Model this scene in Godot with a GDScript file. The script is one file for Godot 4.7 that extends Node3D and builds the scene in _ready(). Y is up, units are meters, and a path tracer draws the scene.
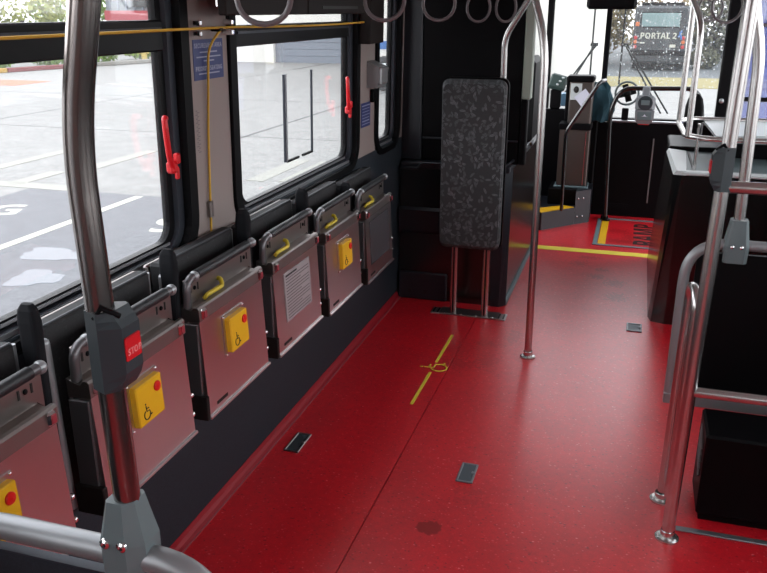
extends Node3D
# Interior of a city bus seen from the raised rear deck: flip-up seats on the left, red floor, driver's area in front.

var M := {}
var used := {}
var rng := RandomNumberGenerator.new()

class MB:
	var st := SurfaceTool.new()
	var xf := Transform3D.IDENTITY
	func _init(t := Transform3D.IDENTITY):
		st.begin(Mesh.PRIMITIVE_TRIANGLES)
		xf = t
	func v(p: Vector3, n: Vector3, uv := Vector2.ZERO):
		st.set_normal((xf.basis * n).normalized())
		st.set_uv(uv)
		st.add_vertex(xf * p)
	func tri(a, b, c):
		var n: Vector3 = (b - a).cross(c - a)
		if n.length() < 1e-12:
			return
		n = n.normalized()
		v(a, n); v(c, n); v(b, n)
	func quad(a, b, c, d):
		tri(a, b, c); tri(a, c, d)
	func qout(a, b, c, d, o):
		var n: Vector3 = (b - a).cross(c - a) + (c - a).cross(d - a)
		if n.dot((a + b + c + d) / 4.0 - o) < 0:
			quad(d, c, b, a)
		else:
			quad(a, b, c, d)
	func tout(a, b, c, o):
		if (b - a).cross(c - a).dot((a + b + c) / 3.0 - o) < 0:
			tri(c, b, a)
		else:
			tri(a, b, c)
	func box(c: Vector3, s: Vector3, bv := 0.0):
		var h := s / 2.0
		bv = minf(bv, minf(h.x, minf(h.y, h.z)) * 0.9)
		var i := h - Vector3.ONE * bv
		for ax in 3:
			var b1 := (ax + 1) % 3
			var b2 := (ax + 2) % 3
			for s0 in [-1.0, 1.0]:
				var q := []
				for k in [[-1, -1], [1, -1], [1, 1], [-1, 1]]:
					var p := Vector3.ZERO
					p[ax] = s0 * h[ax]; p[b1] = k[0] * i[b1]; p[b2] = k[1] * i[b2]
					q.append(c + p)
				qout(q[0], q[1], q[2], q[3], c)
				if bv > 0:
					for s1 in [-1.0, 1.0]:
						var e := []
						for k in [[0, -1], [0, 1], [1, 1], [1, -1]]:
							var p := Vector3.ZERO
							p[b2] = k[1] * i[b2]
							p[ax] = s0 * (h[ax] if k[0] == 0 else i[ax])
							p[b1] = s1 * (i[b1] if k[0] == 0 else h[b1])
							e.append(c + p)
						qout(e[0], e[1], e[2], e[3], c)
		if bv > 0:
			for sx in [-1.0, 1.0]:
				for sy in [-1.0, 1.0]:
					for sz in [-1.0, 1.0]:
						tout(c + Vector3(sx * h.x, sy * i.y, sz * i.z), c + Vector3(sx * i.x, sy * h.y, sz * i.z), c + Vector3(sx * i.x, sy * i.y, sz * h.z), c)
	func tube(pts: Array, r: float, sides := 12, closed := false, taper := []):
		var n := pts.size()
		var rings := []
		var up := Vector3.ZERO
		for k in n:
			var a: Vector3 = pts[(k - 1 + n) % n] if closed or k > 0 else pts[k]
			var b: Vector3 = pts[(k + 1) % n] if closed or k < n - 1 else pts[k]
			var t := (b - a).normalized()
			if up == Vector3.ZERO:
				up = t.cross(Vector3.UP if absf(t.y) < 0.9 else Vector3.RIGHT).normalized()
			up = (up - t * up.dot(t)).normalized()
			var w := t.cross(up)
			var rr: float = r if taper.is_empty() else r * taper[k]
			var ring := []
			for j in sides:
				var d := up * cos(TAU * j / sides) + w * sin(TAU * j / sides)
				ring.append([pts[k] + d * rr, d])
			rings.append(ring)
		for k in (n if closed else n - 1):
			var A: Array = rings[k]
			var B: Array = rings[(k + 1) % n]
			for j in sides:
				var j2 := (j + 1) % sides
				for q in [[A[j], B[j], B[j2]], [A[j], B[j2], A[j2]]]:
					for w in q:
						v(w[0], w[1])
		if not closed:
			for e in [0, n - 1]:
				var o: Vector3 = pts[e]
				var other: Vector3 = pts[1] if e == 0 else pts[n - 2]
				for j in sides:
					tout(o, rings[e][j][0], rings[e][(j + 1) % sides][0], other)
	func loft(rings: Array, cap := true):
		var cs := []
		for r in rings:
			var o := Vector3.ZERO
			for p in r:
				o += p
			cs.append(o / r.size())
		for k in rings.size() - 1:
			var o: Vector3 = (cs[k] + cs[k + 1]) / 2.0
			var m: int = rings[k].size()
			for j in m:
				qout(rings[k][j], rings[k][(j + 1) % m], rings[k + 1][(j + 1) % m], rings[k + 1][j], o)
		if cap:
			for e in [0, rings.size() - 1]:
				var o2: Vector3 = cs[1] if e == 0 else cs[rings.size() - 2]
				var m: int = rings[e].size()
				for j in m:
					tout(cs[e], rings[e][j], rings[e][(j + 1) % m], o2)
	func lathe(c: Vector3, axis: Vector3, prof: Array, sides := 20):
		# prof: [radius, height along the axis]
		var u := axis.cross(Vector3.UP if absf(axis.y) < 0.9 else Vector3.RIGHT).normalized()
		var w := axis.cross(u)
		for k in prof.size() - 1:
			var p: Array = prof[k]
			var q: Array = prof[k + 1]
			for j in sides:
				var d := []
				for a in [j, j + 1]:
					d.append(u * cos(TAU * a / sides) + w * sin(TAU * a / sides))
				var nr: float = q[1] - p[1]
				var na: float = p[0] - q[0]
				var P00: Vector3 = c + d[0] * p[0] + axis * p[1]
				var P01: Vector3 = c + d[1] * p[0] + axis * p[1]
				var P10: Vector3 = c + d[0] * q[0] + axis * q[1]
				var P11: Vector3 = c + d[1] * q[0] + axis * q[1]
				var n0: Vector3 = (d[0] * nr + axis * na).normalized()
				var n1: Vector3 = (d[1] * nr + axis * na).normalized()
				v(P00, n0); v(P10, n0); v(P11, n1)
				v(P00, n0); v(P11, n1); v(P01, n1)
	func ball(c: Vector3, s: Vector3, rows := 8, cols := 14):
		for a in rows:
			for b in cols:
				var q := []
				for k in [[0, 0], [1, 0], [1, 1], [0, 1]]:
					var t: float = PI * (a + k[0]) / rows
					var ph: float = TAU * (b + k[1]) / cols
					q.append(Vector3(sin(t) * cos(ph), cos(t), sin(t) * sin(ph)))
				for k in [[0, 1, 2], [0, 2, 3]]:
					for w in k:
						v(c + q[w] * s, (q[w] / s).normalized())
	func extrude(poly: PackedVector2Array, z0: float, z1: float):
		var idx := Geometry2D.triangulate_polygon(poly)
		for k in range(0, idx.size(), 3):
			var a := poly[idx[k]]; var b := poly[idx[k + 1]]; var c := poly[idx[k + 2]]
			if (b - a).cross(c - a) < 0:
				var t := b; b = c; c = t
			tri(Vector3(a.x, a.y, z1), Vector3(b.x, b.y, z1), Vector3(c.x, c.y, z1))
			tri(Vector3(c.x, c.y, z0), Vector3(b.x, b.y, z0), Vector3(a.x, a.y, z0))
		var cw := Geometry2D.is_polygon_clockwise(poly)
		for k in poly.size():
			var a := poly[k]; var b := poly[(k + 1) % poly.size()]
			if cw:
				quad(Vector3(b.x, b.y, z0), Vector3(a.x, a.y, z0), Vector3(a.x, a.y, z1), Vector3(b.x, b.y, z1))
			else:
				quad(Vector3(a.x, a.y, z0), Vector3(b.x, b.y, z0), Vector3(b.x, b.y, z1), Vector3(a.x, a.y, z1))
	func band(A: PackedVector2Array, wa: float, B: PackedVector2Array, wb: float):
		# strip between two loops of equal count (outer A, inner B), facing +z
		for k in A.size():
			var j := (k + 1) % A.size()
			var a := Vector3(A[k].x, A[k].y, wa); var b := Vector3(A[j].x, A[j].y, wa)
			var c := Vector3(B[j].x, B[j].y, wb); var d := Vector3(B[k].x, B[k].y, wb)
			quad(a, b, c, d)

# ---------------------------------------------------------------- helpers
func rrect(x0, x1, y0, y1, r, n := 6) -> PackedVector2Array:
	var o := PackedVector2Array()
	for q in [[x1 - r, y0 + r, -90], [x1 - r, y1 - r, 0], [x0 + r, y1 - r, 90], [x0 + r, y0 + r, 180]]:
		for k in n + 1:
			var a := deg_to_rad(q[2] + 90.0 * k / n)
			o.append(Vector2(q[0] + cos(a) * r, q[1] + sin(a) * r))
	return o

func bend(pts: Array, r: float, n := 7) -> Array:
	var o := [pts[0]]
	for k in range(1, pts.size() - 1):
		var p: Vector3 = pts[k]
		var a: Vector3 = pts[k - 1] - p
		var b: Vector3 = pts[k + 1] - p
		var d := minf(r, minf(a.length(), b.length()) * 0.49)
		var A := p + a.normalized() * d
		var B := p + b.normalized() * d
		for j in n + 1:
			var t := float(j) / n
			o.append(A.lerp(p, t).lerp(p.lerp(B, t), t))
	o.append(pts[-1])
	return o

func c8(r, g, b) -> Color:
	return Color(r / 255.0, g / 255.0, b / 255.0)

func mk(called, col: Color, rough := 0.6, metal := 0.0) -> StandardMaterial3D:
	var m := StandardMaterial3D.new()
	m.albedo_color = col
	m.roughness = rough
	m.metallic = metal
	m.metallic_specular = 0.5
	m.resource_name = called
	M[called] = m
	return m

func tex(w, h, f: Callable) -> ImageTexture:
	var im := Image.create(w, h, false, Image.FORMAT_RGB8)
	for y in h:
		for x in w:
			im.set_pixel(x, y, f.call(x, y))
	return ImageTexture.create_from_image(im)

func tri_tex(m: StandardMaterial3D, t: Texture2D, per_metre: float):
	m.albedo_texture = t
	m.albedo_color = Color.WHITE
	m.uv1_triplanar = true
	m.uv1_world_triplanar = true
	m.uv1_scale = Vector3.ONE * per_metre

func numbered(called: String) -> String:
	if not used.has(called):
		used[called] = 0
		return called
	used[called] += 1
	return "%s_%03d" % [called, used[called]]

func tag(o: Node, label: String, category: String, group := "", kind := ""):
	if label: o.set_meta("label", label)
	if category: o.set_meta("category", category)
	if group: o.set_meta("group", group)
	if kind: o.set_meta("kind", kind)

func thing(called, label, category, at := Vector3.ZERO, group := "") -> Node3D:
	var o := Node3D.new()
	o.name = numbered(called)
	add_child(o)
	o.position = at
	tag(o, label, category, group)
	return o

func struct(called, label := "", category := "") -> Node3D:
	var o := Node3D.new()
	o.name = called
	add_child(o)
	o.set_meta("kind", "structure")
	if label: o.set_meta("label", label)
	if category: o.set_meta("category", category)
	return o

func put(parent: Node, called: String, mb: MB, m: Material, label := "") -> MeshInstance3D:
	var o := MeshInstance3D.new()
	o.name = called
	o.mesh = mb.st.commit()
	o.material_override = m
	if label: o.set_meta("label", label)
	parent.add_child(o, true)
	return o

func bx(parent, called, c: Vector3, s: Vector3, m: Material, bv := 0.0, label := "") -> MeshInstance3D:
	var mb := MB.new()
	mb.box(c, s, bv)
	return put(parent, called, mb, m, label)

func bx2(parent, called, lo: Vector3, hi: Vector3, m: Material, bv := 0.0) -> MeshInstance3D:
	return bx(parent, called, (lo + hi) / 2.0, (hi - lo).abs(), m, bv)

func tb(parent, called, pts: Array, r: float, m: Material, sides := 12, closed := false) -> MeshInstance3D:
	var mb := MB.new()
	mb.tube(pts, r, sides, closed)
	return put(parent, called, mb, m)

func words(parent, called, s: String, height: float, t: Transform3D, m: Material, depth := 0.001, serif := false) -> MeshInstance3D:
	var f := SystemFont.new()
	f.font_names = PackedStringArray(["Droid Serif" if serif else "Droid Sans"])
	f.font_weight = 700
	var tm := TextMesh.new()
	tm.text = s
	tm.font = f
	tm.font_size = 32
	tm.pixel_size = height / 23.0
	tm.depth = depth
	tm.curve_step = 2.0
	var o := MeshInstance3D.new()
	o.name = called
	o.mesh = tm
	o.material_override = m
	o.transform = t
	parent.add_child(o, true)
	return o

func chair_mark(mb: MB, s: float, r: float):
	# wheelchair symbol in the local xy plane, about s high
	mb.ball(Vector3(-0.08, 0.42, 0) * s, Vector3(1.7, 1.7, 0.6) * r, 5, 8)
	mb.tube([Vector3(-0.08, 0.32, 0) * s, Vector3(-0.04, -0.02, 0) * s, Vector3(0.2, -0.02, 0) * s, Vector3(0.32, -0.34, 0) * s, Vector3(0.42, -0.3, 0) * s], r, 5)
	mb.tube([Vector3(-0.06, 0.16, 0) * s, Vector3(0.17, 0.14, 0) * s], r * 0.9, 5)
	var w := []
	for k in 13:
		var a := deg_to_rad(120 + 240.0 * k / 12)
		w.append(Vector3(-0.03 + cos(a) * 0.28, -0.2 + sin(a) * 0.28, 0) * s)
	mb.tube(w, r, 5)

func leaves(mb: MB, c: Vector3, s: Vector3, n: int, size: float):
	for k in n:
		var d := Vector3(rng.randfn(), rng.randfn(), rng.randfn()).normalized()
		var p := c + d * s * (0.55 + 0.5 * sqrt(rng.randf()))
		var a := Vector3(rng.randfn(), rng.randfn(), rng.randfn()).normalized() * size
		var b := a.cross(Vector3(rng.randfn(), rng.randfn(), rng.randfn()).normalized()).normalized() * size * 0.5
		mb.quad(p - a, p - b, p + a, p + b)

# ---------------------------------------------------------------- scene
func _ready():
	rng.seed = 7
	setup_view()
	materials()
	shell()
	left_wall()
	outside()
	front()
	driver_side()
	right_side()
	seats()
	left_rail()
	poles()
	floor_things()
	small_wall_things()
	straps()

func setup_view():
	var cam := Camera3D.new()
	cam.name = "camera"
	add_child(cam)
	cam.fov = 39.4074
	cam.near = 0.05
	cam.far = 300.0
	cam.position = Vector3(0, 1.55, 0)
	cam.rotation = Vector3(deg_to_rad(-19.0664), deg_to_rad(17.1682), 0)
	cam.current = true
	var we := WorldEnvironment.new()
	we.name = "environment"
	var e := Environment.new()
	var sm := ProceduralSkyMaterial.new()        # even overcast
	sm.sky_top_color = Color(0.90, 0.92, 0.95)
	sm.sky_horizon_color = Color(0.98, 0.98, 0.99)
	sm.ground_bottom_color = Color(0.55, 0.56, 0.58)
	sm.ground_horizon_color = Color(0.9, 0.91, 0.93)
	sm.sky_curve = 0.3
	var sky := Sky.new()
	sky.sky_material = sm
	e.background_mode = Environment.BG_SKY
	e.sky = sky
	e.ambient_light_source = Environment.AMBIENT_SOURCE_DISABLED
	e.background_energy_multiplier = 1.0
	e.tonemap_mode = Environment.TONE_MAPPER_LINEAR
	e.tonemap_exposure = 5.6
	e.sdfgi_enabled = true
	e.ssao_enabled = true
	e.ssil_enabled = true
	we.environment = e
	add_child(we)

func materials():
	mk("stainless", c8(205, 196, 196), 0.28, 1.0)
	mk("stainless_dark", c8(150, 143, 140), 0.38, 1.0)
	mk("polished", c8(202, 199, 197), 0.27, 1.0)
	mk("satin", c8(150, 152, 154), 0.42, 0.6)
	mk("tube_dark", c8(104, 102, 104), 0.4, 0.7)
	mk("reflector", c8(150, 52, 62), 0.35)
	mk("stop_text", c8(230, 130, 130), 0.5)
	mk("chrome", c8(235, 235, 235), 0.12, 1.0)
	mk("alu", c8(150, 152, 156), 0.4, 0.8)
	mk("alu_dark", c8(52, 56, 64), 0.45, 0.5)
	mk("rubber", c8(10, 10, 12), 0.55)
	mk("frame_black", c8(13, 12, 14), 0.4)
	mk("black_panel", c8(9, 8, 10), 0.5)
	mk("black_gloss", c8(10, 9, 9), 0.22)
	mk("housing", c8(26, 29, 36), 0.42)
	mk("beige", c8(140, 128, 124), 0.65)
	mk("ceiling", c8(225, 225, 222), 0.7)
	mk("dark_brown", c8(36, 30, 29), 0.6)
	mk("clamp", c8(92, 104, 106), 0.5)
	mk("stop_body", c8(36, 46, 51), 0.45)
	mk("red_plastic", c8(205, 20, 30), 0.35)
	mk("red_button", c8(215, 22, 20), 0.3)
	mk("yellow", c8(225, 172, 8), 0.5)
	mk("yellow_handle", c8(205, 180, 50), 0.45)
	mk("yellow_paint", c8(225, 205, 60), 0.6)
	mk("cord", c8(205, 160, 40), 0.6)
	mk("black_ink", c8(20, 18, 16), 0.6)
	mk("white_ink", c8(150, 155, 178), 0.6)
	mk("grey_ink", c8(105, 98, 98), 0.6)
	mk("sticker_blue", c8(26, 44, 104), 0.5)
	mk("grey_trim", c8(110, 128, 132), 0.5, 0.2)
	mk("farebox", c8(98, 91, 87), 0.4, 0.75)
	mk("pale_grey", c8(190, 196, 196), 0.45)
	mk("green_grey", c8(150, 160, 148), 0.5)
	mk("device_grey", c8(120, 123, 127), 0.45)
	mk("screen_dark", c8(52, 58, 62), 0.25)
	mk("teal_cloth", c8(26, 68, 80), 0.8)
	mk("blue_plastic", c8(120, 160, 190), 0.5)
	mk("instrument", c8(50, 68, 64), 0.5)
	mk("paper", c8(205, 208, 222), 0.7)
	mk("placard", c8(178, 170, 172), 0.5, 0.6)
	mk("placard_dark", c8(70, 68, 72), 0.45, 0.3)
	mk("cushion_dark", c8(24, 25, 28), 0.7)
	mk("sleeve", c8(26, 27, 30), 0.5)
	mk("well_grey", c8(84, 92, 98), 0.45, 0.3)
	mk("polished_dimmed", c8(146, 139, 136), 0.23, 1.0)  # darker copy of polished: dim reflections of the bent pole put into its colour
	mk("highlight_grey", c8(70, 72, 76), 0.6)  # tone of the painted highlight on the seat backs
	mk("strap", c8(112, 106, 108), 0.35)
	# outside
	mk("paint_white", c8(165, 165, 150), 0.7)
	mk("paint_faint", c8(128, 127, 119), 0.75)
	mk("paint_orange", c8(150, 84, 58), 0.75)
	mk("curb_red", c8(98, 32, 36), 0.8)
	mk("curb_yellow", c8(150, 118, 44), 0.8)
	mk("curb_grey", c8(112, 110, 104), 0.85)
	mk("puddle", c8(104, 106, 111), 0.35)
	mk("joint", c8(70, 70, 70), 0.9)
	mk("verge_grass", c8(118, 106, 56), 0.95)
	mk("wall_white", c8(188, 186, 180), 0.8)
	mk("shutter", c8(104, 110, 120), 0.6)
	mk("shed_grey", c8(98, 104, 108), 0.6)
	mk("shed_red", c8(140, 44, 52), 0.6)
	mk("leaf", c8(100, 132, 44), 0.7)
	mk("leaf_yellow", c8(128, 132, 62), 0.7)
	mk("leaf_brown", c8(106, 94, 60), 0.8)
	mk("leaf_grey", c8(84, 84, 66), 0.8)
	mk("bark", c8(58, 48, 40), 0.9)
	mk("hydrant", c8(160, 140, 70), 0.6)
	mk("grass_dry", c8(122, 108, 56), 0.9)
	mk("road", c8(62, 66, 68), 0.8)
	mk("bus_body", c8(36, 39, 42), 0.5)
	mk("bus_glass", c8(98, 118, 118), 0.2)
	mk("bus_blue", c8(30, 84, 140), 0.5)
	mk("tail_red", c8(150, 30, 34), 0.4)
	mk("tail_amber", c8(165, 86, 40), 0.4)
	mk("truck_blue", c8(36, 84, 140), 0.5)
	mk("tyre", c8(50, 50, 52), 0.8)
	var g := mk("glass", Color(0.93, 0.96, 0.96, 0.06), 0.02)
	g.transparency = BaseMaterial3D.TRANSPARENCY_ALPHA
	var g2 := mk("glass_tint", Color(0.35, 0.42, 0.75, 0.45), 0.03)
	g2.transparency = BaseMaterial3D.TRANSPARENCY_ALPHA
	var wt := mk("water", Color(0.95, 0.97, 0.97, 0.3), 0.02)
	wt.transparency = BaseMaterial3D.TRANSPARENCY_ALPHA
	wt.refraction_enabled = true
	wt.refraction_scale = 0.033
	M.black_gloss.metallic_specular = 0.8
	for k in ["black_panel", "frame_black", "rubber", "cushion_dark", "dark_brown", "puddle"]:
		M[k].metallic_specular = 0.22
	M.leaf.backlight_enabled = true
	M.leaf.backlight = Color(0.08, 0.1, 0.03)

	var nz := FastNoiseLite.new()
	nz.seed = 3
	nz.frequency = 0.012
	nz.fractal_octaves = 4
	var nf := FastNoiseLite.new()
	nf.seed = 9
	nf.frequency = 0.09
	nf.fractal_octaves = 3
	# red vinyl: one texture over the whole floor, 2.4 m by 7.2 m
	var W := 700
	var Hh := 2048
	var im := Image.create(W, Hh, false, Image.FORMAT_RGB8)
	for y in Hh:
		for x in W:
			var k := 1.0 + 0.05 * nz.get_noise_2d(x, y) + 0.05 * nf.get_noise_2d(x, y) + rng.randf_range(-0.04, 0.04)
			im.set_pixel(x, y, Color(0.80 * k, 0.085 * k, 0.14 * k))
	for k in 30000:
		var x := rng.randi_range(0, W - 1)
		var y := rng.randi_range(0, Hh - 1)
		var t := rng.randf()
		var c := Color(0.92, 0.52, 0.52) if t < 0.5 else (Color(0.98, 0.8, 0.78) if t < 0.68 else Color(0.42, 0.03, 0.07))
		var f := rng.randf_range(0.4, 1.0)
		im.set_pixel(x, y, im.get_pixel(x, y).lerp(c, f))
		if k % 3 == 0:
			im.set_pixel((x + 1) % W, y, im.get_pixel((x + 1) % W, y).lerp(c, f * 0.8))
	# drying wet marks left by shoes
	for s in [[-0.5, -2.095, 0.04, 0.034, 0.85], [-0.42, -2.33, 0.05, 0.02, 0.25], [-0.40, -2.27, 0.05, 0.02, 0.22], [-0.66, -3.35, 0.07, 0.05, 0.3], [-0.72, -3.5, 0.08, 0.07, 0.25], [-0.55, -3.42, 0.05, 0.08, 0.22], [-0.47, -3.75, 0.03, 0.09, 0.3], [-0.58, -3.62, 0.06, 0.03, 0.25],
			[-0.2, -5.25, 0.06, 0.03, 0.55], [-0.25, -5.1, 0.05, 0.05, 0.5], [-0.1, -5.0, 0.03, 0.03, 0.6], [-0.02, -4.75, 0.05, 0.06, 0.5], [-0.13, -4.85, 0.04, 0.04, 0.5], [0.0, -4.5, 0.05, 0.06, 0.45], [-0.05, -6.0, 0.1, 0.06, 0.5], [0.02, -5.72, 0.14, 0.05, 0.6], [0.05, -5.85, 0.05, 0.1, 0.5]]:
		var cx: float = (s[0] + 1.2) / 2.4 * W
		var cy: float = (s[1] + 6.6) / 7.2 * Hh
		var rx: float = s[2] / 2.4 * W
		var ry: float = s[3] / 7.2 * Hh
		for y in range(int(cy - ry * 1.6), int(cy + ry * 1.6)):
			for x in range(int(cx - rx * 1.6), int(cx + rx * 1.6)):
				if x < 0 or y < 0 or x >= W or y >= Hh:
					continue
				var d := Vector2((x - cx) / rx, (y - cy) / ry).length() + nf.get_noise_2d(x * 1.7, y * 1.7) * (0.35 if s[4] > 0.8 else 1.6)
				if d < 1.0:
					im.set_pixel(x, y, im.get_pixel(x, y).lerp(Color(0.56, 0.01, 0.03), s[4]))
	var fl := mk("vinyl", Color.WHITE, 0.33)
	fl.metallic_specular = 0.85
	fl.albedo_texture = ImageTexture.create_from_image(im)
	mk("vinyl_cove", c8(150, 20, 34), 0.45)
	mk("weld", c8(150, 80, 84), 0.5)
	# charcoal wall covering: fine flecks
	var cw := mk("charcoal", Color.WHITE, 0.7)
	tri_tex(cw, tex(256, 256, func(x, y):
		var k := rng.randf_range(-0.035, 0.035) + 0.02 * nf.get_noise_2d(x * 2, y * 2)
		return Color(0.09 + k, 0.13 + k, 0.165 + k)), 2.2)
	# woven leaf pattern of the flip seat
	var n1 := FastNoiseLite.new()
	n1.seed = 21
	n1.noise_type = FastNoiseLite.TYPE_CELLULAR
	n1.cellular_return_type = FastNoiseLite.RETURN_DISTANCE2_SUB
	n1.frequency = 0.024
	n1.domain_warp_enabled = true
	n1.domain_warp_amplitude = 38.0
	n1.domain_warp_frequency = 0.03
	var pt := mk("pattern", Color.WHITE, 0.85)
	var pi := Image.create(512, 512, false, Image.FORMAT_RGB8)
	for y in 512:
		for x in 512:
			var k := 0.20 + rng.randf_range(-0.025, 0.025)
			pi.set_pixel(x, y, Color(k, k * 1.03, k * 1.06))
	for n in 330:
		var c := Vector2(rng.randf() * 512, rng.randf() * 512)
		var a := rng.randf() * TAU
		var ln := rng.randf_range(15.0, 26.0)
		var bow := rng.randf_range(-0.5, 0.5)
		var lum := rng.randf_range(0.30, 0.40)
		for y in range(-28, 29):
			for x in range(-28, 29):
				var p := Vector2(x, y).rotated(-a)
				var t := p.x / ln
				if absf(t) > 1.0:
					continue
				var e := absf(p.y - bow * ln * (t * t - 0.5))
				var half := 6.5 * (1.0 - t * t)
				if e < half + 1.5:
					var k := lum if e > 0.9 and e < half else 0.13
					k += rng.randf_range(-0.03, 0.03)
					pi.set_pixel(posmod(int(c.x) + x, 512), posmod(int(c.y) + y, 512), Color(k, k * 1.03, k * 1.06))
	tri_tex(pt, ImageTexture.create_from_image(pi), 2.2)
	var sp := mk("seat_fabric", Color.WHITE, 0.8)
	tri_tex(sp, tex(256, 256, func(x, y):
		var k := 0.14 + (0.06 if n1.get_noise_2d(x * 2.6, y * 2.6) > -0.55 else 0.0) + rng.randf_range(-0.03, 0.03)
		return Color(k, k, k * 1.05)), 3.0)
	tri_tex(M.grass_dry, tex(256, 256, func(x, y):
		var k := 0.5 + 0.5 * nf.get_noise_2d(x * 1.5, y * 1.5) + rng.randf_range(-0.15, 0.15)
		return Color(0.36, 0.35, 0.22).lerp(Color(0.52, 0.46, 0.24), clampf(k, 0, 1))), 0.5)
	# asphalt
	var ap := mk("asphalt", Color.WHITE, 0.75)
	tri_tex(ap, tex(512, 512, func(x, y):
		var k := 0.44 + 0.04 * nz.get_noise_2d(x * 2, y * 2) + 0.05 * nf.get_noise_2d(x, y) + rng.randf_range(-0.03, 0.03)
		return Color(k * 1.01, k, k * 0.975)), 0.18)
	var ap2 := mk("asphalt_blue", Color.WHITE, 0.7)
	tri_tex(ap2, tex(512, 512, func(x, y):
		var k := 0.315 + 0.03 * nz.get_noise_2d(x * 2, y * 2) + 0.035 * nf.get_noise_2d(x, y) + rng.randf_range(-0.04, 0.04)
		return Color(k, k, k * 1.05)), 0.4)

func shell():
	# floor: vinyl in two sheets with an open seam, on a dark base
	var f := struct("floor", "speckled red vinyl bus floor with wet marks", "floor")
	bx2(f, "base", Vector3(-1.26, -0.08, 2.6), Vector3(1.26, -0.006, -6.6), M.rubber)
	for s in [[-1.2, -0.7035], [-0.7005, 1.2]]:
		var mb := MB.new()
		var a := Vector3(s[0], 0, 2.6); var b := Vector3(s[1], 0, 2.6)
		var c := Vector3(s[1], 0, -6.55); var d := Vector3(s[0], 0, -6.55)
		for t in [[a, b, c], [a, c, d]]:
			for k in [0, 2, 1]:
				var p: Vector3 = t[k]
				mb.v(p, Vector3.UP, Vector2((p.x + 1.2) / 2.4, (p.z + 6.6) / 7.2))
		var dn := Vector3(0, -0.006, 0)
		for e in [[a, b], [b, c], [c, d], [d, a]]:
			mb.quad(e[0] + dn, e[1] + dn, e[1], e[0])
		put(f, "vinyl_sheet", mb, M.vinyl)
	# coved edge along the left wall
	var cv := MB.new()
	var pr := [Vector2(-1.178, 0.002), Vector2(-1.188, 0.008), Vector2(-1.195, 0.02), Vector2(-1.1985, 0.036), Vector2(-1.205, 0.036), Vector2(-1.205, 0.0)]
	var r0 := []; var r1 := []
	for p in pr:
		r0.append(Vector3(p.x, p.y, 2.5)); r1.append(Vector3(p.x, p.y, -4.14))
	cv.loft([r0, r1])
	put(f, "coved_edge", cv, M.vinyl_cove, "red coved edge along the left wall")
	bx2(f, "weld_bead", Vector3(-1.180, -0.001, 2.5), Vector3(-1.174, 0.0025, -4.14), M.weld)
	# ceiling
	var c := struct("ceiling", "pale grey bus ceiling", "ceiling")
	bx2(c, "panel", Vector3(-1.3, 2.4, 2.66), Vector3(1.3, 2.45, -6.95), M.ceiling)
	var bk := struct("wall_back", "dark rear wall of the bus", "wall")
	bx2(bk, "panel", Vector3(-1.3, -0.1, 2.6), Vector3(1.3, 2.4, 2.66), M.beige)
	# right wall with windows, and the open front door gap
	var w := struct("wall_right", "bus side wall behind the right seats", "wall")
	bx2(w, "lower_panel", Vector3(1.2, -0.35, 2.6), Vector3(1.26, 0.9, -5.2), M.charcoal)
	bx2(w, "header", Vector3(1.2, 1.85, 2.6), Vector3(1.26, 2.4, -5.2), M.beige)
	bx2(w, "door_header", Vector3(1.2, 2.0, -5.2), Vector3(1.26, 2.4, -6.9), M.beige)
	for z in [[2.6, 2.2], [0.95, 0.7], [-0.55, -0.8], [-2.05, -2.3], [-3.5, -3.75], [-5.0, -5.2]]:
		bx2(w, "window_pillar", Vector3(1.2, 0.9, z[0]), Vector3(1.26, 1.85, z[1]), M.beige)
	var n := 5
	for z in [[2.2, 0.95], [0.7, -0.55], [-0.8, -2.05], [-2.3, -3.5], [-3.75, -5.0]]:
		var o := struct("window_%d" % n, "side window above the right seats", "window")
		n += 1
		bx2(o, "glass", Vector3(1.225, 0.9, z[0]), Vector3(1.231, 1.85, z[1]), M.glass)

const TILT := 0.02
func on_wall(o: Node3D):
	# local x runs forward along the left wall, y up, z into the bus; the wall leans in slightly
	var b := Basis(Vector3(0, 0, 1), -TILT) * Basis(Vector3.UP, PI / 2)
	o.transform = Transform3D(b, Vector3(-1.2, 0.9, 0) - b * Vector3(0, 0.9, 0))

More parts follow.
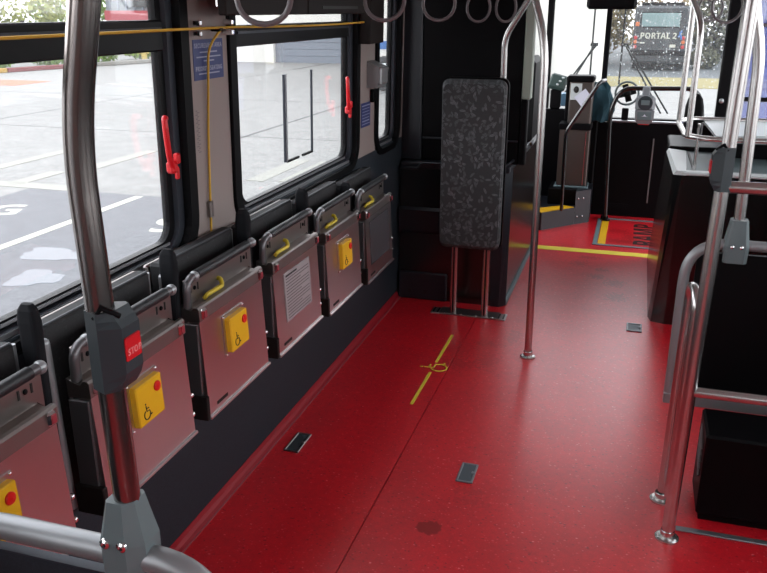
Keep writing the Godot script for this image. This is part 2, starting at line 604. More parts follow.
func left_wall():
	var w := struct("wall_left", "bus side wall behind the flip-up seats", "wall")
	bx2(w, "lower_panel", Vector3(-1.26, -0.1, 2.6), Vector3(-1.2, 0.90, -6.9), M.charcoal)
	var up := struct("trim_1", "beige window pillars of the left bus wall", "trim")
	on_wall(up)
	for z in [[-2.6, -2.3], [-1.0, -0.75], [0.45, 0.62], [2.0, 2.28], [3.465, 3.74], [4.13, 4.3]]:
		bx2(up, "pillar", Vector3(z[0], 0.80, -0.05), Vector3(z[1], 1.86, 0.0), M.beige)
	bx2(up, "header", Vector3(-2.6, 1.86, -0.05), Vector3(4.3, 2.4, 0.0), M.beige)
	# windows: outer frame from a to b
	var specs := [["window_1", 0.60, 2.025, 1.447, 1.525, "large side window behind the bent pole"], ["window_2", 2.255, 3.485, 1.44, 1.505, "side window with a U-shaped slot frame on the glass"], ["window_3", 3.72, 4.16, 0, 0, "narrow side window beside the driver's partition"], ["window_4", -0.77, 0.46, 1.447, 1.525, "side window beside the rear deck"]]
	for s in specs:
		var o := struct(s[0], s[5], "window")
		on_wall(o)
		var a: float = s[1]; var b: float = s[2]
		var r := 0.12
		var L0 := rrect(a, b, 0.862, 1.865, r)
		var L1 := rrect(a + 0.004, b - 0.004, 0.866, 1.861, r - 0.004)
		var L2 := rrect(a + 0.045, b - 0.045, 0.892, 1.835, r - 0.03)
		var L3 := rrect(a + 0.05, b - 0.05, 0.895, 1.83, r - 0.032)
		var L4 := rrect(a + 0.08, b - 0.08, 0.912, 1.81, r - 0.05)
		var L5 := rrect(a + 0.085, b - 0.085, 0.915, 1.805, r - 0.055)
		var L6 := rrect(a + 0.11, b - 0.11, 0.934, 1.79, r - 0.07)
		var g := MB.new()
		g.band(L0, -0.045, L0, 0.008); g.band(L0, 0.004, L1, 0.01); g.band(L1, 0.01, L2, 0.01); g.band(L2, 0.01, L3, -0.012)
		put(o, "gasket", g, M.rubber)
		var ch := MB.new()
		ch.band(L3, -0.012, L4, -0.012); ch.band(L4, -0.012, L5, -0.024)
		put(o, "channel", ch, M.alu_dark)
		var inn := MB.new()
		inn.band(L5, -0.024, L6, -0.024); inn.band(L6, -0.024, L6, -0.045)
		put(o, "inner_frame", inn, M.frame_black)
		bx2(o, "sill_strip", Vector3(a + 0.1, 0.899, -0.013), Vector3(b - 0.1, 0.911, -0.008), M.alu)
		bx2(o, "inner_strip", Vector3(a + 0.12, 0.921, -0.025), Vector3(b - 0.12, 0.929, -0.021), M.alu)
		if s[3] > 0:
			bx2(o, "transom", Vector3(a + 0.09, s[3], -0.045), Vector3(b - 0.09, s[4], -0.016), M.frame_black, 0.004)
			bx2(o, "transom_strip", Vector3(a + 0.1, s[4] - 0.026, -0.018), Vector3(b - 0.1, s[4] - 0.018, -0.012), M.alu_dark)
			bx2(o, "lower_glass", Vector3(a + 0.1, 0.92, -0.038), Vector3(b - 0.1, s[3] + 0.01, -0.034), M.glass)
			bx2(o, "upper_glass", Vector3(a + 0.1, s[4] - 0.01, -0.038), Vector3(b - 0.1, 1.80, -0.034), M.glass)
		else:
			bx2(o, "glass", Vector3(a + 0.1, 0.92, -0.038), Vector3(b - 0.1, 1.80, -0.034), M.glass)
		if s[0] == "window_2":
			for u in [2.733, 2.748, 2.998]:
				bx2(o, "slot_bar", Vector3(u - 0.004, 1.012, -0.034), Vector3(u + 0.004, 1.33, -0.026), M.alu_dark if u != 2.748 else M.alu, 0.001)
			bx2(o, "slot_bar", Vector3(2.75, 1.008, -0.034), Vector3(2.86, 1.016, -0.026), M.rubber)
			bx2(o, "slot_bar", Vector3(2.90, 1.008, -0.034), Vector3(3.0, 1.016, -0.026), M.rubber)
	# driver's side, beyond the partition
	var up2 := struct("trim_2", "dark side frame beside the driver", "trim")
	bx2(up2, "header", Vector3(-1.26, 1.86, -4.3), Vector3(-1.2, 2.4, -6.9), M.frame_black)
	bx2(up2, "pillar", Vector3(-1.26, 0.9, -6.6), Vector3(-1.2, 1.86, -6.9), M.frame_black)

func seat_base(label) -> Node3D:
	var o := thing("flip_up_seat", label, "seat", Vector3.ZERO, "flip-up seats folded against the left wall")
	o.rotation.y = PI / 2
	return o

func seats():
	# local: x forward along the wall, y up, z into the bus from the wall
	var tmpl := seat_base("")
	var back := MB.new()
	back.box(Vector3(0.25, 0.688, 0.04), Vector3(0.40, 0.47, 0.04), 0.007)
	put(tmpl, "back_cushion", back, M.seat_fabric)
	bx(tmpl, "back_highlight", Vector3(0.25, 0.9235, 0.056), Vector3(0.385, 0.004, 0.007), M.highlight_grey, 0.002)  # added pale strip: window-light highlight painted along the cushion top
	var bf := MB.new()
	bf.box(Vector3(0.25, 0.68, 0.012), Vector3(0.412, 0.475, 0.016), 0.005)
	put(tmpl, "back_shell", bf, M.stainless_dark)
	tb(tmpl, "back_trim", [Vector3(0.453, 0.5, 0.05), Vector3(0.453, 0.915, 0.05)], 0.006, M.satin, 8)
	var post := MB.new()
	post.tube([Vector3(0.03, 0.5, 0.085), Vector3(0.03, 0.895, 0.075)], 0.012)
	post.ball(Vector3(0.03, 0.895, 0.075), Vector3.ONE * 0.0125, 6, 12)
	put(tmpl, "back_post", post, M.satin)
	tb(tmpl, "frame_tube", bend([Vector3(0.05, 0.5, 0.118), Vector3(0.05, 0.886, 0.13), Vector3(0.432, 0.886, 0.13)], 0.035), 0.0115, M.tube_dark)
	tb(tmpl, "sleeve", [Vector3(0.10, 0.887, 0.13), Vector3(0.40, 0.887, 0.13)], 0.0135, M.sleeve)
	for u in [0.09, 0.43]:
		var cap := MB.new()
		cap.ball(Vector3(u, 0.886, 0.131), Vector3(0.013, 0.0145, 0.0145))
		put(tmpl, "end_cap", cap, M.satin)
	bx(tmpl, "upper_plate", Vector3(0.247, 0.835, 0.118), Vector3(0.385, 0.095, 0.008), M.stainless_dark, 0.002)
	for u in [0.10, 0.39]:
		for k in [-0.018, 0.018]:
			bx(tmpl, "slot", Vector3(u + k, 0.85, 0.1225), Vector3(0.005, 0.02, 0.002), M.black_ink)
		var bolt := MB.new()
		bolt.ball(Vector3(u, 0.85, 0.123), Vector3(0.006, 0.006, 0.004), 6, 10)
		put(tmpl, "bolt", bolt, M.rubber)
	# folded seat pan: slanted stainless face, ledge on top
	var pan := MB.new()
	pan.loft([[Vector3(0.042, 0.785, 0.11), Vector3(0.042, 0.785, 0.163), Vector3(0.042, 0.500, 0.175), Vector3(0.042, 0.500, 0.11)], [Vector3(0.415, 0.785, 0.11), Vector3(0.415, 0.785, 0.163), Vector3(0.415, 0.500, 0.175), Vector3(0.415, 0.500, 0.11)]])
	put(tmpl, "seat_pan", pan, M.stainless)
	var led := MB.new()
	var lp := [Vector2(0.112, 0.819), Vector2(0.116, 0.812), Vector2(0.150, 0.806), Vector2(0.154, 0.817), Vector2(0.164, 0.817), Vector2(0.168, 0.812), Vector2(0.169, 0.779), Vector2(0.112, 0.776)]
	var la := []; var lb := []
	for p in lp:
		la.append(Vector3(0.036, p.y, p.x)); lb.append(Vector3(0.418, p.y, p.x))
	led.loft([la, lb])
	put(tmpl, "ledge", led, M.stainless_dark)
	var fl := MB.new()
	fl.box(Vector3(0.2285, 0.499, 0.146), Vector3(0.38, 0.009, 0.072), 0.002)
	put(tmpl, "bottom_flange", fl, M.stainless)
	bx(tmpl, "side_channel", Vector3(0.039, 0.64, 0.135), Vector3(0.007, 0.26, 0.05), M.tube_dark, 0.002)
	bx(tmpl, "hinge_bracket", Vector3(0.034, 0.53, 0.14), Vector3(0.016, 0.07, 0.074), M.dark_brown, 0.002)
	for u in [0.056, 0.396]:
		var bp := bx(tmpl, "corner_bumper", Vector3(u, 0.797, 0.17), Vector3(0.024, 0.03, 0.012), M.chrome, 0.005)
		bx(bp, "reflector", Vector3(u + 0.001, 0.796, 0.1762), Vector3(0.013, 0.018, 0.003), M.reflector, 0.001)
	bx(tmpl, "bracket", Vector3(0.432, 0.64, 0.075), Vector3(0.012, 0.30, 0.146), M.dark_brown, 0.003)
	for y in [0.545, 0.60]:
		var hb := MB.new()
		hb.ball(Vector3(0.424, y, 0.165), Vector3(0.007, 0.008, 0.008), 6, 10)
		put(tmpl, "hinge_bolt", hb, M.chrome)
	bx(tmpl, "drain_slot", Vector3(0.115, 0.522, 0.1745), Vector3(0.06, 0.009, 0.002), M.black_ink)
	# armrest paddle, moved per seat
	var arm := MB.new()
	var rings := []
	for q in [[0.55, 0.7], [0.9, 0.95], [0.955, 1.0], [0.98, 0.85], [0.993, 0.5]]:
		var r := []
		for p in rrect(-0.014 * q[1], 0.014 * q[1], -0.024 * q[1], 0.024 * q[1], 0.011 * q[1], 3):
			r.append(Vector3(p.x, q[0], 0.075 + p.y))
		rings.append(r)
	arm.loft(rings)
	put(tmpl, "armrest", arm, M.cushion_dark)

	var specs := [
		# near end, drop, armrest offset, fitting, label
		[-0.742, 0.0, -0.02, "button", "nearest flip-up seat, cut off by the left edge of the view"],
		[-1.224, 0.0, -0.022, "button", "flip-up seat half hidden behind the bent pole with the stop button"],
		[-1.678, 0.0, 0.03, "button_handle", "flip-up seat with yellow handle and yellow button box, below the beige pillar"],
		[-2.134, -0.012, -0.003, "card_handle", "flip-up seat with a printed instruction plate and a yellow handle"],
		[-2.59, -0.036, 0.0, "button_handle", "second flip-up seat from the driver's partition, with yellow button box"],
		[-3.05, -0.06, -0.003, "dark_handle", "flip-up seat with a dark plate, last before the driver's partition"]]
	for i in specs.size():
		var s: Array = specs[i]
		var o: Node3D = tmpl
		if i > 0:
			o = tmpl.duplicate()
			o.name = numbered("flip_up_seat")
			add_child(o)
		o.set_meta("label", s[4])
		o.position = Vector3(-1.2, s[1], s[0])
		o.get_node("armrest").position = Vector3(s[2], [0.0, 0.012, -0.018, 0.0, -0.005, -0.05][i], 0.02)
	for i in specs.size():
		var s: Array = specs[i]
		var o: Node3D = get_node("flip_up_seat" if i == 0 else "flip_up_seat_%03d" % i)
		var slope := Basis(Vector3.RIGHT, -atan(0.012 / 0.285))
		var face := Transform3D(slope, Vector3(0, 0.785, 0.163))    # origin at the top of the slanted face
		if s[3].begins_with("button"):
			var mb := MB.new(face)
			mb.box(Vector3(0.217, -0.095, 0.002), Vector3(0.124, 0.122, 0.004), 0.001)
			var bp := put(o, "button_plate", mb, M.stainless)
			for k in [[0.160, -0.039], [0.160, -0.151], [0.274, -0.039], [0.274, -0.151]]:
				var sc := MB.new(face)
				sc.ball(Vector3(k[0], k[1], 0.004), Vector3(0.004, 0.004, 0.003), 5, 8)
				put(bp, "screw", sc, M.chrome)
			var b2 := MB.new(face)
			b2.box(Vector3(0.217, -0.095, 0.011), Vector3(0.104, 0.1, 0.02), 0.003)
			var bo := put(o, "button_box", b2, M.yellow, "yellow box with wheelchair symbol and red button")
			var rb := MB.new(face)
			rb.lathe(Vector3(0.246, -0.071, 0.021), Vector3(0, 0, 1), [[0.0125, 0.0], [0.0125, 0.003], [0.0105, 0.005], [0.0001, 0.007]], 16)
			put(bo, "button", rb, M.red_button)
			var wc := MB.new(face * Transform3D(Basis.IDENTITY, Vector3(0.197, -0.113, 0.0215)))
			chair_mark(wc, 0.042, 0.0015)
			put(bo, "wheelchair_symbol", wc, M.black_ink)
		if s[3] == "card_handle":
			var mb := MB.new(face)
			mb.box(Vector3(0.225, -0.115, 0.0015), Vector3(0.215, 0.165, 0.002))
			var cd := put(o, "instruction_plate", mb, M.placard)
			for row in 15:
				var l := MB.new(face)
				var wd := 0.19 if row % 4 != 3 else 0.12
				if row == 0:
					wd = 0.09
				l.box(Vector3(0.13 + wd / 2, -0.043 - row * 0.0103, 0.003), Vector3(wd, 0.003 if row else 0.006, 0.0006))
				put(cd, "print_line", l, M.black_ink if row == 0 else M.grey_ink)
		if s[3] == "dark_handle":
			var mb := MB.new(face)
			mb.box(Vector3(0.23, -0.125, 0.0015), Vector3(0.27, 0.19, 0.002))
			put(o, "dark_plate", mb, M.placard_dark)
		if s[3].ends_with("handle"):
			tb(o, "pull_handle", bend([Vector3(0.125, 0.812, 0.135), Vector3(0.127, 0.823, 0.142), Vector3(0.21, 0.823, 0.146), Vector3(0.228, 0.836, 0.13), Vector3(0.228, 0.836, 0.12)], 0.016), 0.0065, M.yellow_handle, 10)

func left_rail():
	# modesty rail across the bottom left, with the bent pole standing on it
	var o := thing("modesty_rail", "grey horizontal rail with dark panel at the bottom left corner", "rail", Vector3(-0.9, 0, -0.85))
	tb(o, "rail", bend([Vector3(-0.095, 0.776, 0.6), Vector3(-0.095, 0.776, 0), Vector3(0.385, 0.776, 0), Vector3(0.385, 0.0, 0)], 0.11, 10), 0.0205, M.satin, 18)
	bx2(o, "panel", Vector3(-0.08, 0.10, -0.008), Vector3(0.36, 0.735, 0.008), M.charcoal)
	bx2(o, "panel_edge", Vector3(-0.08, 0.735, -0.009), Vector3(0.33, 0.738, 0.009), M.alu_dark)
	var p := thing("stanchion_pole", "thick bent metal pole in the left foreground", "pole", Vector3(-0.658, 0.79, -0.85), "stanchion poles")
	tb(p, "pole", bend([Vector3(0.004, 0.05, 0), Vector3(-0.009, 0.61, 0), Vector3(0.028, 0.77, 0), Vector3(0.2, 1.61, 0)], 0.09, 8), 0.019, M.polished_dimmed, 20)
	var cl := MB.new()
	var rg := []
	for q in [[-0.075, 0.028, 0.028], [-0.035, 0.035, 0.032], [0.02, 0.035, 0.032], [0.088, 0.0215, 0.0225]]:
		var h: float = q[1]; var d: float = q[2]
		rg.append([Vector3(-h, q[0], d * 0.75), Vector3(-h * 0.75, q[0], d), Vector3(h * 0.35, q[0], d), Vector3(h, q[0], d * 0.45), Vector3(h, q[0], -d * 0.75), Vector3(h * 0.7, q[0], -d), Vector3(-h * 0.75, q[0], -d), Vector3(-h, q[0], -d * 0.75)])
	cl.loft(rg)
	var c := put(p, "clamp", cl, M.clamp, "grey cast clamp joining the pole to the rail")
	for k in [-0.02, 0.008]:
		var b := MB.new()
		b.lathe(Vector3(k, 0.024, 0.0312), Vector3(0, 0, 1), [[0.0085, 0.0], [0.008, 0.004], [0.004, 0.006], [0.0001, 0.005]], 14)
		put(c, "bolt", b, M.chrome)
	stop_box("stop_button_box", "dark stop request box on the bent foreground pole", Vector3(-0.658, 1.113, -0.85), 1.0)

func stop_box(called, label, at: Vector3, side: float):
	var o := thing(called, label, "stop button", at, "stop request boxes")
	var mb := MB.new()
	var rg := []
	for q in [[-0.058, 0.5], [-0.042, 0.85], [-0.03, 1.0], [0.036, 1.0], [0.046, 0.75], [0.058, 0.5]]:
		var k: float = q[1]
		var r := []
		for p in [[-0.0195, 0.014], [0.006, 0.025], [0.020 + 0.014 * (k - 0.5) * 2.0, 0.010], [0.020 + 0.014 * (k - 0.5) * 2.0, -0.03], [0.012, -0.034], [-0.0195, -0.02]]:
			r.append(Vector3(p[0] * side, q[0], p[1]))
		rg.append(r)
	mb.loft(rg)
	put(o, "body", mb, M.stop_body)
	var b := bx(o, "button", Vector3(0.035 * side, 0.004, -0.009), Vector3(0.005, 0.034, 0.034), M.red_plastic, 0.0015)
	words(b, "lettering", "STOP", 0.0095, Transform3D(Basis(Vector3.UP, PI / 2 * side), Vector3(0.0377 * side, 0.0, -0.009)), M.stop_text, 0.0005)
	var lp := MB.new()
	lp.tube([Vector3(0.0, 0.05, 0.02), Vector3(0.012 * side, 0.066, 0.018), Vector3(0.026 * side, 0.05, 0.0)], 0.004, 8)
	put(o, "conduit", lp, M.rubber)

func flange(parent, at: Vector3, m: Material):
	var mb := MB.new()
	mb.lathe(at, Vector3.UP, [[0.036, 0.0], [0.036, 0.006], [0.03, 0.009], [0.021, 0.01], [0.021, 0.03], [0.0195, 0.032]], 20)
	var f := put(parent, "flange", mb, m)
	for k in 3:
		var b := MB.new()
		var a := TAU * k / 3 + 0.6
		b.ball(at + Vector3(cos(a) * 0.028, 0.009, sin(a) * 0.028), Vector3(0.005, 0.003, 0.005), 5, 8)
		put(f, "bolt", b, M.chrome)

func poles():
	var a := thing("stanchion_pole", "floor-to-ceiling pole in the middle of the aisle", "pole", Vector3(-0.372, 0, -3.512), "stanchion poles")
	tb(a, "pole", bend([Vector3(0, 0.002, 0), Vector3(-0.008, 1.42, 0), Vector3(-0.09, 1.66, -0.05), Vector3(-0.2, 2.4, -0.12)], 0.12), 0.0165, M.polished, 16)
	flange(a, Vector3(0, 0.0, 0), M.polished)
	var b := thing("stanchion_pole", "bent pole rising behind the patterned folded seat", "pole", Vector3(-0.63, 0.78, -4.06), "stanchion poles")
	tb(b, "pole", bend([Vector3(0, 0, 0.0), Vector3(0, 0.645, 0.05), Vector3(0.12, 0.845, 0.05), Vector3(0.2, 1.62, 0.05)], 0.05), 0.0155, M.polished, 14)

func floor_things():
	# patterned folded seat on two posts
	var o := thing("folded_seat", "upright folded seat with patterned grey cushion on two metal posts", "seat", Vector3(-0.757, 0, -3.97))
	var mb := MB.new()
	var rings := []
	for q in [[-0.045, 0.93], [-0.03, 0.985], [0.02, 1.0], [0.045, 0.95]]:
		var r := []
		for p in rrect(-0.158 * q[1], 0.158 * q[1], -0.428 * q[1], 0.428 * q[1], 0.035, 4):
			r.append(Vector3(p.x, 0.805 + p.y, q[0]))
		rings.append(r)
	mb.loft(rings)
	put(o, "cushion", mb, M.pattern, "grey leaf-patterned cushion")
	var ed := MB.new()
	var er := []
	for q in [-0.052, -0.026]:
		var r := []
		for p in rrect(-0.163, 0.163, -0.433, 0.433, 0.037, 4):
			r.append(Vector3(p.x, 0.805 + p.y, q))
		er.append(r)
	ed.loft(er)
	put(o, "back_shell", ed, M.black_panel)
	for u in [-0.078, 0.092]:
		bx(o, "post", Vector3(u, 0.26, -0.005), Vector3(0.034, 0.52, 0.03), M.polished, 0.006)
		bx(o, "post_groove", Vector3(u, 0.22, 0.011), Vector3(0.008, 0.42, 0.002), M.dark_brown)
	var pl := bx(o, "floor_plate", Vector3(0.01, 0.004, -0.02), Vector3(0.32, 0.008, 0.1), M.stainless_dark, 0.002)
	for u in [-0.17, 0.185]:
		bx(o, "anchor_plate", Vector3(u, 0.004, -0.01), Vector3(0.05, 0.008, 0.09), M.stainless, 0.002)
		for k in [-0.012, 0.012]:
			bx(o, "anchor_slot", Vector3(u + k, 0.0085, -0.01), Vector3(0.009, 0.002, 0.07), M.black_ink)
	for u in [-0.12, -0.03, 0.05, 0.14]:
		var b := MB.new()
		b.ball(Vector3(u, 0.008, 0.02), Vector3(0.007, 0.004, 0.007), 5, 9)
		put(pl, "bolt", b, M.chrome)
	# tie-down anchors let into the floor
	for t in [[Vector3(-0.443, 0, -2.437), 0.06, 0.125, "metal tie-down anchor in the open floor near the front of the view", false], [Vector3(-1.098, 0, -2.456), 0.06, 0.14, "dark tie-down anchor beside the left wall", true], [Vector3(0.104, 0, -4.04), 0.075, 0.11, "small bright tie-down anchor far along the aisle on the right", false]]:
		var a := thing("floor_anchor", t[3], "anchor", t[0], "tie-down anchors in the floor")
		var w: float = t[1]; var l: float = t[2]
		var m: Material = M.stainless_dark if t[4] else M.alu
		bx(a, "well", Vector3(0, 0.0015, 0), Vector3(w - 0.01, 0.003, l - 0.01), M.well_grey if not t[4] else M.screen_dark)
		for k in [-1, 1]:
			bx(a, "side_rim", Vector3(k * (w / 2 - 0.004), 0.003, 0), Vector3(0.008, 0.006, l), m, 0.002)
			bx(a, "end_rim", Vector3(0, 0.003, k * (l / 2 - 0.004)), Vector3(w, 0.006, 0.008), m, 0.002)
		bx(a, "locking_tab", Vector3(w / 2 - 0.008, 0.006, 0.0), Vector3(0.014, 0.006, 0.016), m, 0.002)
	# yellow floor line with wheelchair symbol
	var y := thing("floor_line", "thin yellow floor line with a wheelchair symbol in its middle", "floor marking", Vector3(-0.77, 0, -3.27))
	bx2(y, "stripe", Vector3(-0.007, 0.0002, -0.40), Vector3(0.007, 0.0016, -0.055), M.yellow_paint)
	bx2(y, "stripe", Vector3(-0.007, 0.0002, 0.06), Vector3(0.007, 0.0016, 0.385), M.yellow_paint)
	var wc := MB.new(Transform3D(Basis(Vector3(0, 0, -1), Vector3(-1, 0, 0), Vector3(0, 1, 0)) * Basis.from_scale(Vector3(1, 1, 0.3)), Vector3(0.0, 0.002, 0.0)))
	chair_mark(wc, 0.13, 0.005)
	put(y, "wheelchair_symbol", wc, M.yellow_paint)
	# standee line and ramp
	var s := thing("standee_line", "yellow line painted across the aisle behind the driver", "floor marking", Vector3(-0.2, 0, -5.4))
	bx2(s, "stripe", Vector3(-0.395, 0.0002, -0.045), Vector3(0.6, 0.0016, 0.045), M.yellow_paint)
	var r := thing("ramp_hatch", "wheelchair ramp hatch with grey trim and a yellow edge by the front door", "ramp", Vector3(-0.185, 0, -5.95))
	bx2(r, "trim_strip", Vector3(-0.01, 0.0, -0.40), Vector3(0.02, 0.005, 0.38), M.grey_trim, 0.001)
	bx2(r, "edge_stripe", Vector3(0.025, 0.0, -0.37), Vector3(0.075, 0.004, 0.36), M.yellow, 0.001)
	bx2(r, "trim_strip", Vector3(0.02, 0.0, 0.355), Vector3(1.2, 0.005, 0.385), M.grey_trim, 0.001)
	bx2(r, "trim_strip", Vector3(0.02, 0.0, -0.42), Vector3(1.2, 0.005, -0.39), M.grey_trim, 0.001)
	bx2(r, "latch", Vector3(0.01, 0.0, -0.42), Vector3(0.06, 0.03, -0.375), M.rubber, 0.004)
	words(r, "lettering", "RAMP", 0.16, Transform3D(Basis(Vector3(0, 0, -1), Vector3(-1, 0, 0), Vector3(0, 1, 0)), Vector3(0.345, 0.001, 0.0)), M.black_ink, 0.001)

func small_wall_things():
	# pull cord
	var o := thing("pull_cord", "thin yellow pull cord strung across the windows, with a drop on the pillar", "cord")
	on_wall(o)
	var pts := []
	for k in 9:
		var t := k / 8.0
		pts.append(Vector3(-1.0 + 3.08 * t, 1.503 - 0.004 * sin(PI * t), 0.03))
	tb(o, "cord", pts, 0.0035, M.cord, 8)
	tb(o, "cord", [Vector3(2.08, 1.503, 0.03), Vector3(2.28, 1.503, 0.03)], 0.0035, M.cord, 8)
	var p2 := []
	for k in 9:
		var t := k / 8.0
		p2.append(Vector3(2.28 + 1.35 * t, 1.503 - 0.006 * sin(PI * t), 0.03))
	tb(o, "cord", p2, 0.0035, M.cord, 8)
	tb(o, "drop_cord", bend([Vector3(2.165, 1.498, 0.03), Vector3(2.12, 1.45, 0.012), Vector3(2.105, 1.2, 0.006), Vector3(2.088, 0.90, 0.008)], 0.06), 0.0035, M.cord, 8)
	for u in [2.05, 2.24]:
		for k in [-0.014, 0.014]:
			bx(o, "bracket", Vector3(u, 1.503 + k, 0.016), Vector3(0.012, 0.016, 0.034), M.chrome, 0.003)
	bx(o, "cord_clip", Vector3(2.165, 1.499, 0.018), Vector3(0.026, 0.014, 0.03), M.rubber, 0.003)
	bx(o, "cord_end_clip", Vector3(2.092, 0.985, 0.008), Vector3(0.018, 0.05, 0.014), M.stainless_dark, 0.003)
	# stickers
	var s := thing("priority_sticker", "larger blue priority seating sticker on the beige pillar behind the yellow cord", "sticker", Vector3.ZERO, "blue priority stickers")
	on_wall(s)
	bx2(s, "sheet", Vector3(2.053, 1.361, 0.0), Vector3(2.225, 1.472, 0.0015), M.sticker_blue)
	words(s, "lettering", "SECUREMENT AREA", 0.0125, Transform3D(Basis.IDENTITY, Vector3(2.139, 1.455, 0.0018)), M.white_ink, 0.0004)
	words(s, "lettering", "PRIORITY SEATING", 0.0125, Transform3D(Basis.IDENTITY, Vector3(2.139, 1.392, 0.0018)), M.white_ink, 0.0004)
	for k in [[1.437, 0.05], [1.424, 0.07], [1.413, 0.03], [1.378, 0.06]]:
		bx(s, "print_line", Vector3(2.139, k[0], 0.0017), Vector3(k[1] * 2, 0.0035, 0.0008), M.white_ink)
	var s2 := thing("priority_sticker", "small blue sticker below the grey wall fitting, by the driver's partition", "sticker", Vector3.ZERO, "blue priority stickers")
	on_wall(s2)
	bx2(s2, "sheet", Vector3(3.52, 1.035, 0.0), Vector3(3.655, 1.145, 0.0015), M.sticker_blue)
	for k in 7:
		bx(s2, "print_line", Vector3(3.588, 1.132 - k * 0.014, 0.0017), Vector3(0.10 if k % 3 else 0.115, 0.005 if k in [0, 5] else 0.003, 0.0008), M.white_ink)
	var t := thing("pillar_print", "faint vertical line of small print on the beige pillar", "lettering")
	on_wall(t)
	for k in 22:
		bx(t, "print_mark", Vector3(2.055 + (k % 2) * 0.008, 1.278 - k * 0.0056, 0.0006), Vector3(0.007 + (k * 7 % 4) * 0.002, 0.0025, 0.001), M.grey_ink)
	# red emergency handles
	for h in [[1.925, 1.20, "red emergency window handle on the frame of the nearest window"], [3.36, 1.195, "red emergency window handle on the second window's frame"]]:
		var e := thing("emergency_handle", h[2], "handle", Vector3.ZERO, "red emergency window handles")
		on_wall(e)
		var mb := MB.new()
		var u: float = h[0] - 0.035; var yy: float = h[1]
		mb.tube(bend([Vector3(u - 0.004, yy + 0.078, 0.004), Vector3(u - 0.022, yy + 0.082, 0.012), Vector3(u - 0.022, yy + 0.04, 0.014), Vector3(u - 0.01, yy - 0.03, 0.012), Vector3(u + 0.012, yy - 0.062, 0.008)], 0.03), 0.008, 10, false, [])
		put(e, "lever", mb, M.red_plastic)
		bx(e, "pivot", Vector3(u + 0.012, yy - 0.055, 0.004), Vector3(0.03, 0.034, 0.024), M.red_plastic, 0.006)
		bx(e, "latch", Vector3(u + 0.036, yy - 0.035, 0.006), Vector3(0.018, 0.03, 0.016), M.red_plastic, 0.004)
		bx(e, "tongue", Vector3(u + 0.036, yy - 0.075, 0.004), Vector3(0.012, 0.035, 0.012), M.red_plastic, 0.003)
	# grey wall fitting
	var d := thing("belt_retractor", "grey box fitting mounted on the pillar above the small blue sticker", "wall fitting")
	on_wall(d)
	var db := MB.new()
	db.loft([[Vector3(3.60, 1.21, 0.0), Vector3(3.60, 1.21, 0.05), Vector3(3.60, 1.30, 0.065), Vector3(3.60, 1.33, 0.0)], [Vector3(3.70, 1.20, 0.0), Vector3(3.70, 1.21, 0.06), Vector3(3.70, 1.30, 0.075), Vector3(3.70, 1.33, 0.0)], [Vector3(3.74, 1.23, 0.0), Vector3(3.74, 1.24, 0.045), Vector3(3.74, 1.29, 0.055), Vector3(3.74, 1.32, 0.0)]])
	put(d, "housing", db, M.satin)
	var dc := MB.new()
	dc.box(Vector3(3.655, 1.265, 0.06), Vector3(0.105, 0.08, 0.02), 0.006)
	put(d, "cover", dc, M.satin)
	bx(d, "buckle", Vector3(3.66, 1.17, 0.012), Vector3(0.03, 0.06, 0.02), M.rubber, 0.004)
	# overhead locker panel
	var p := thing("overhead_panel", "dark overhead panel above the second window", "panel")
	on_wall(p)
	bx2(p, "body", Vector3(2.34, 1.545, 0.0), Vector3(3.26, 1.86, 0.085), M.dark_brown)
	bx2(p, "panel", Vector3(2.05, 1.538, 0.085), Vector3(2.63, 1.86, 0.11), M.dark_brown, 0.004)
	bx2(p, "panel", Vector3(2.636, 1.538, 0.085), Vector3(3.27, 1.86, 0.11), M.dark_brown, 0.004)
	bx2(p, "slot", Vector3(2.76, 1.556, 0.109), Vector3(3.14, 1.566, 0.112), M.black_ink)
	bx2(p, "end_box", Vector3(3.46, 1.41, 0.0), Vector3(3.66, 1.86, 0.06), M.dark_brown, 0.004)
	bx2(p, "end_plate", Vector3(2.05, 1.56, 0.08), Vector3(2.06, 1.6, 0.085), M.chrome, 0.001)

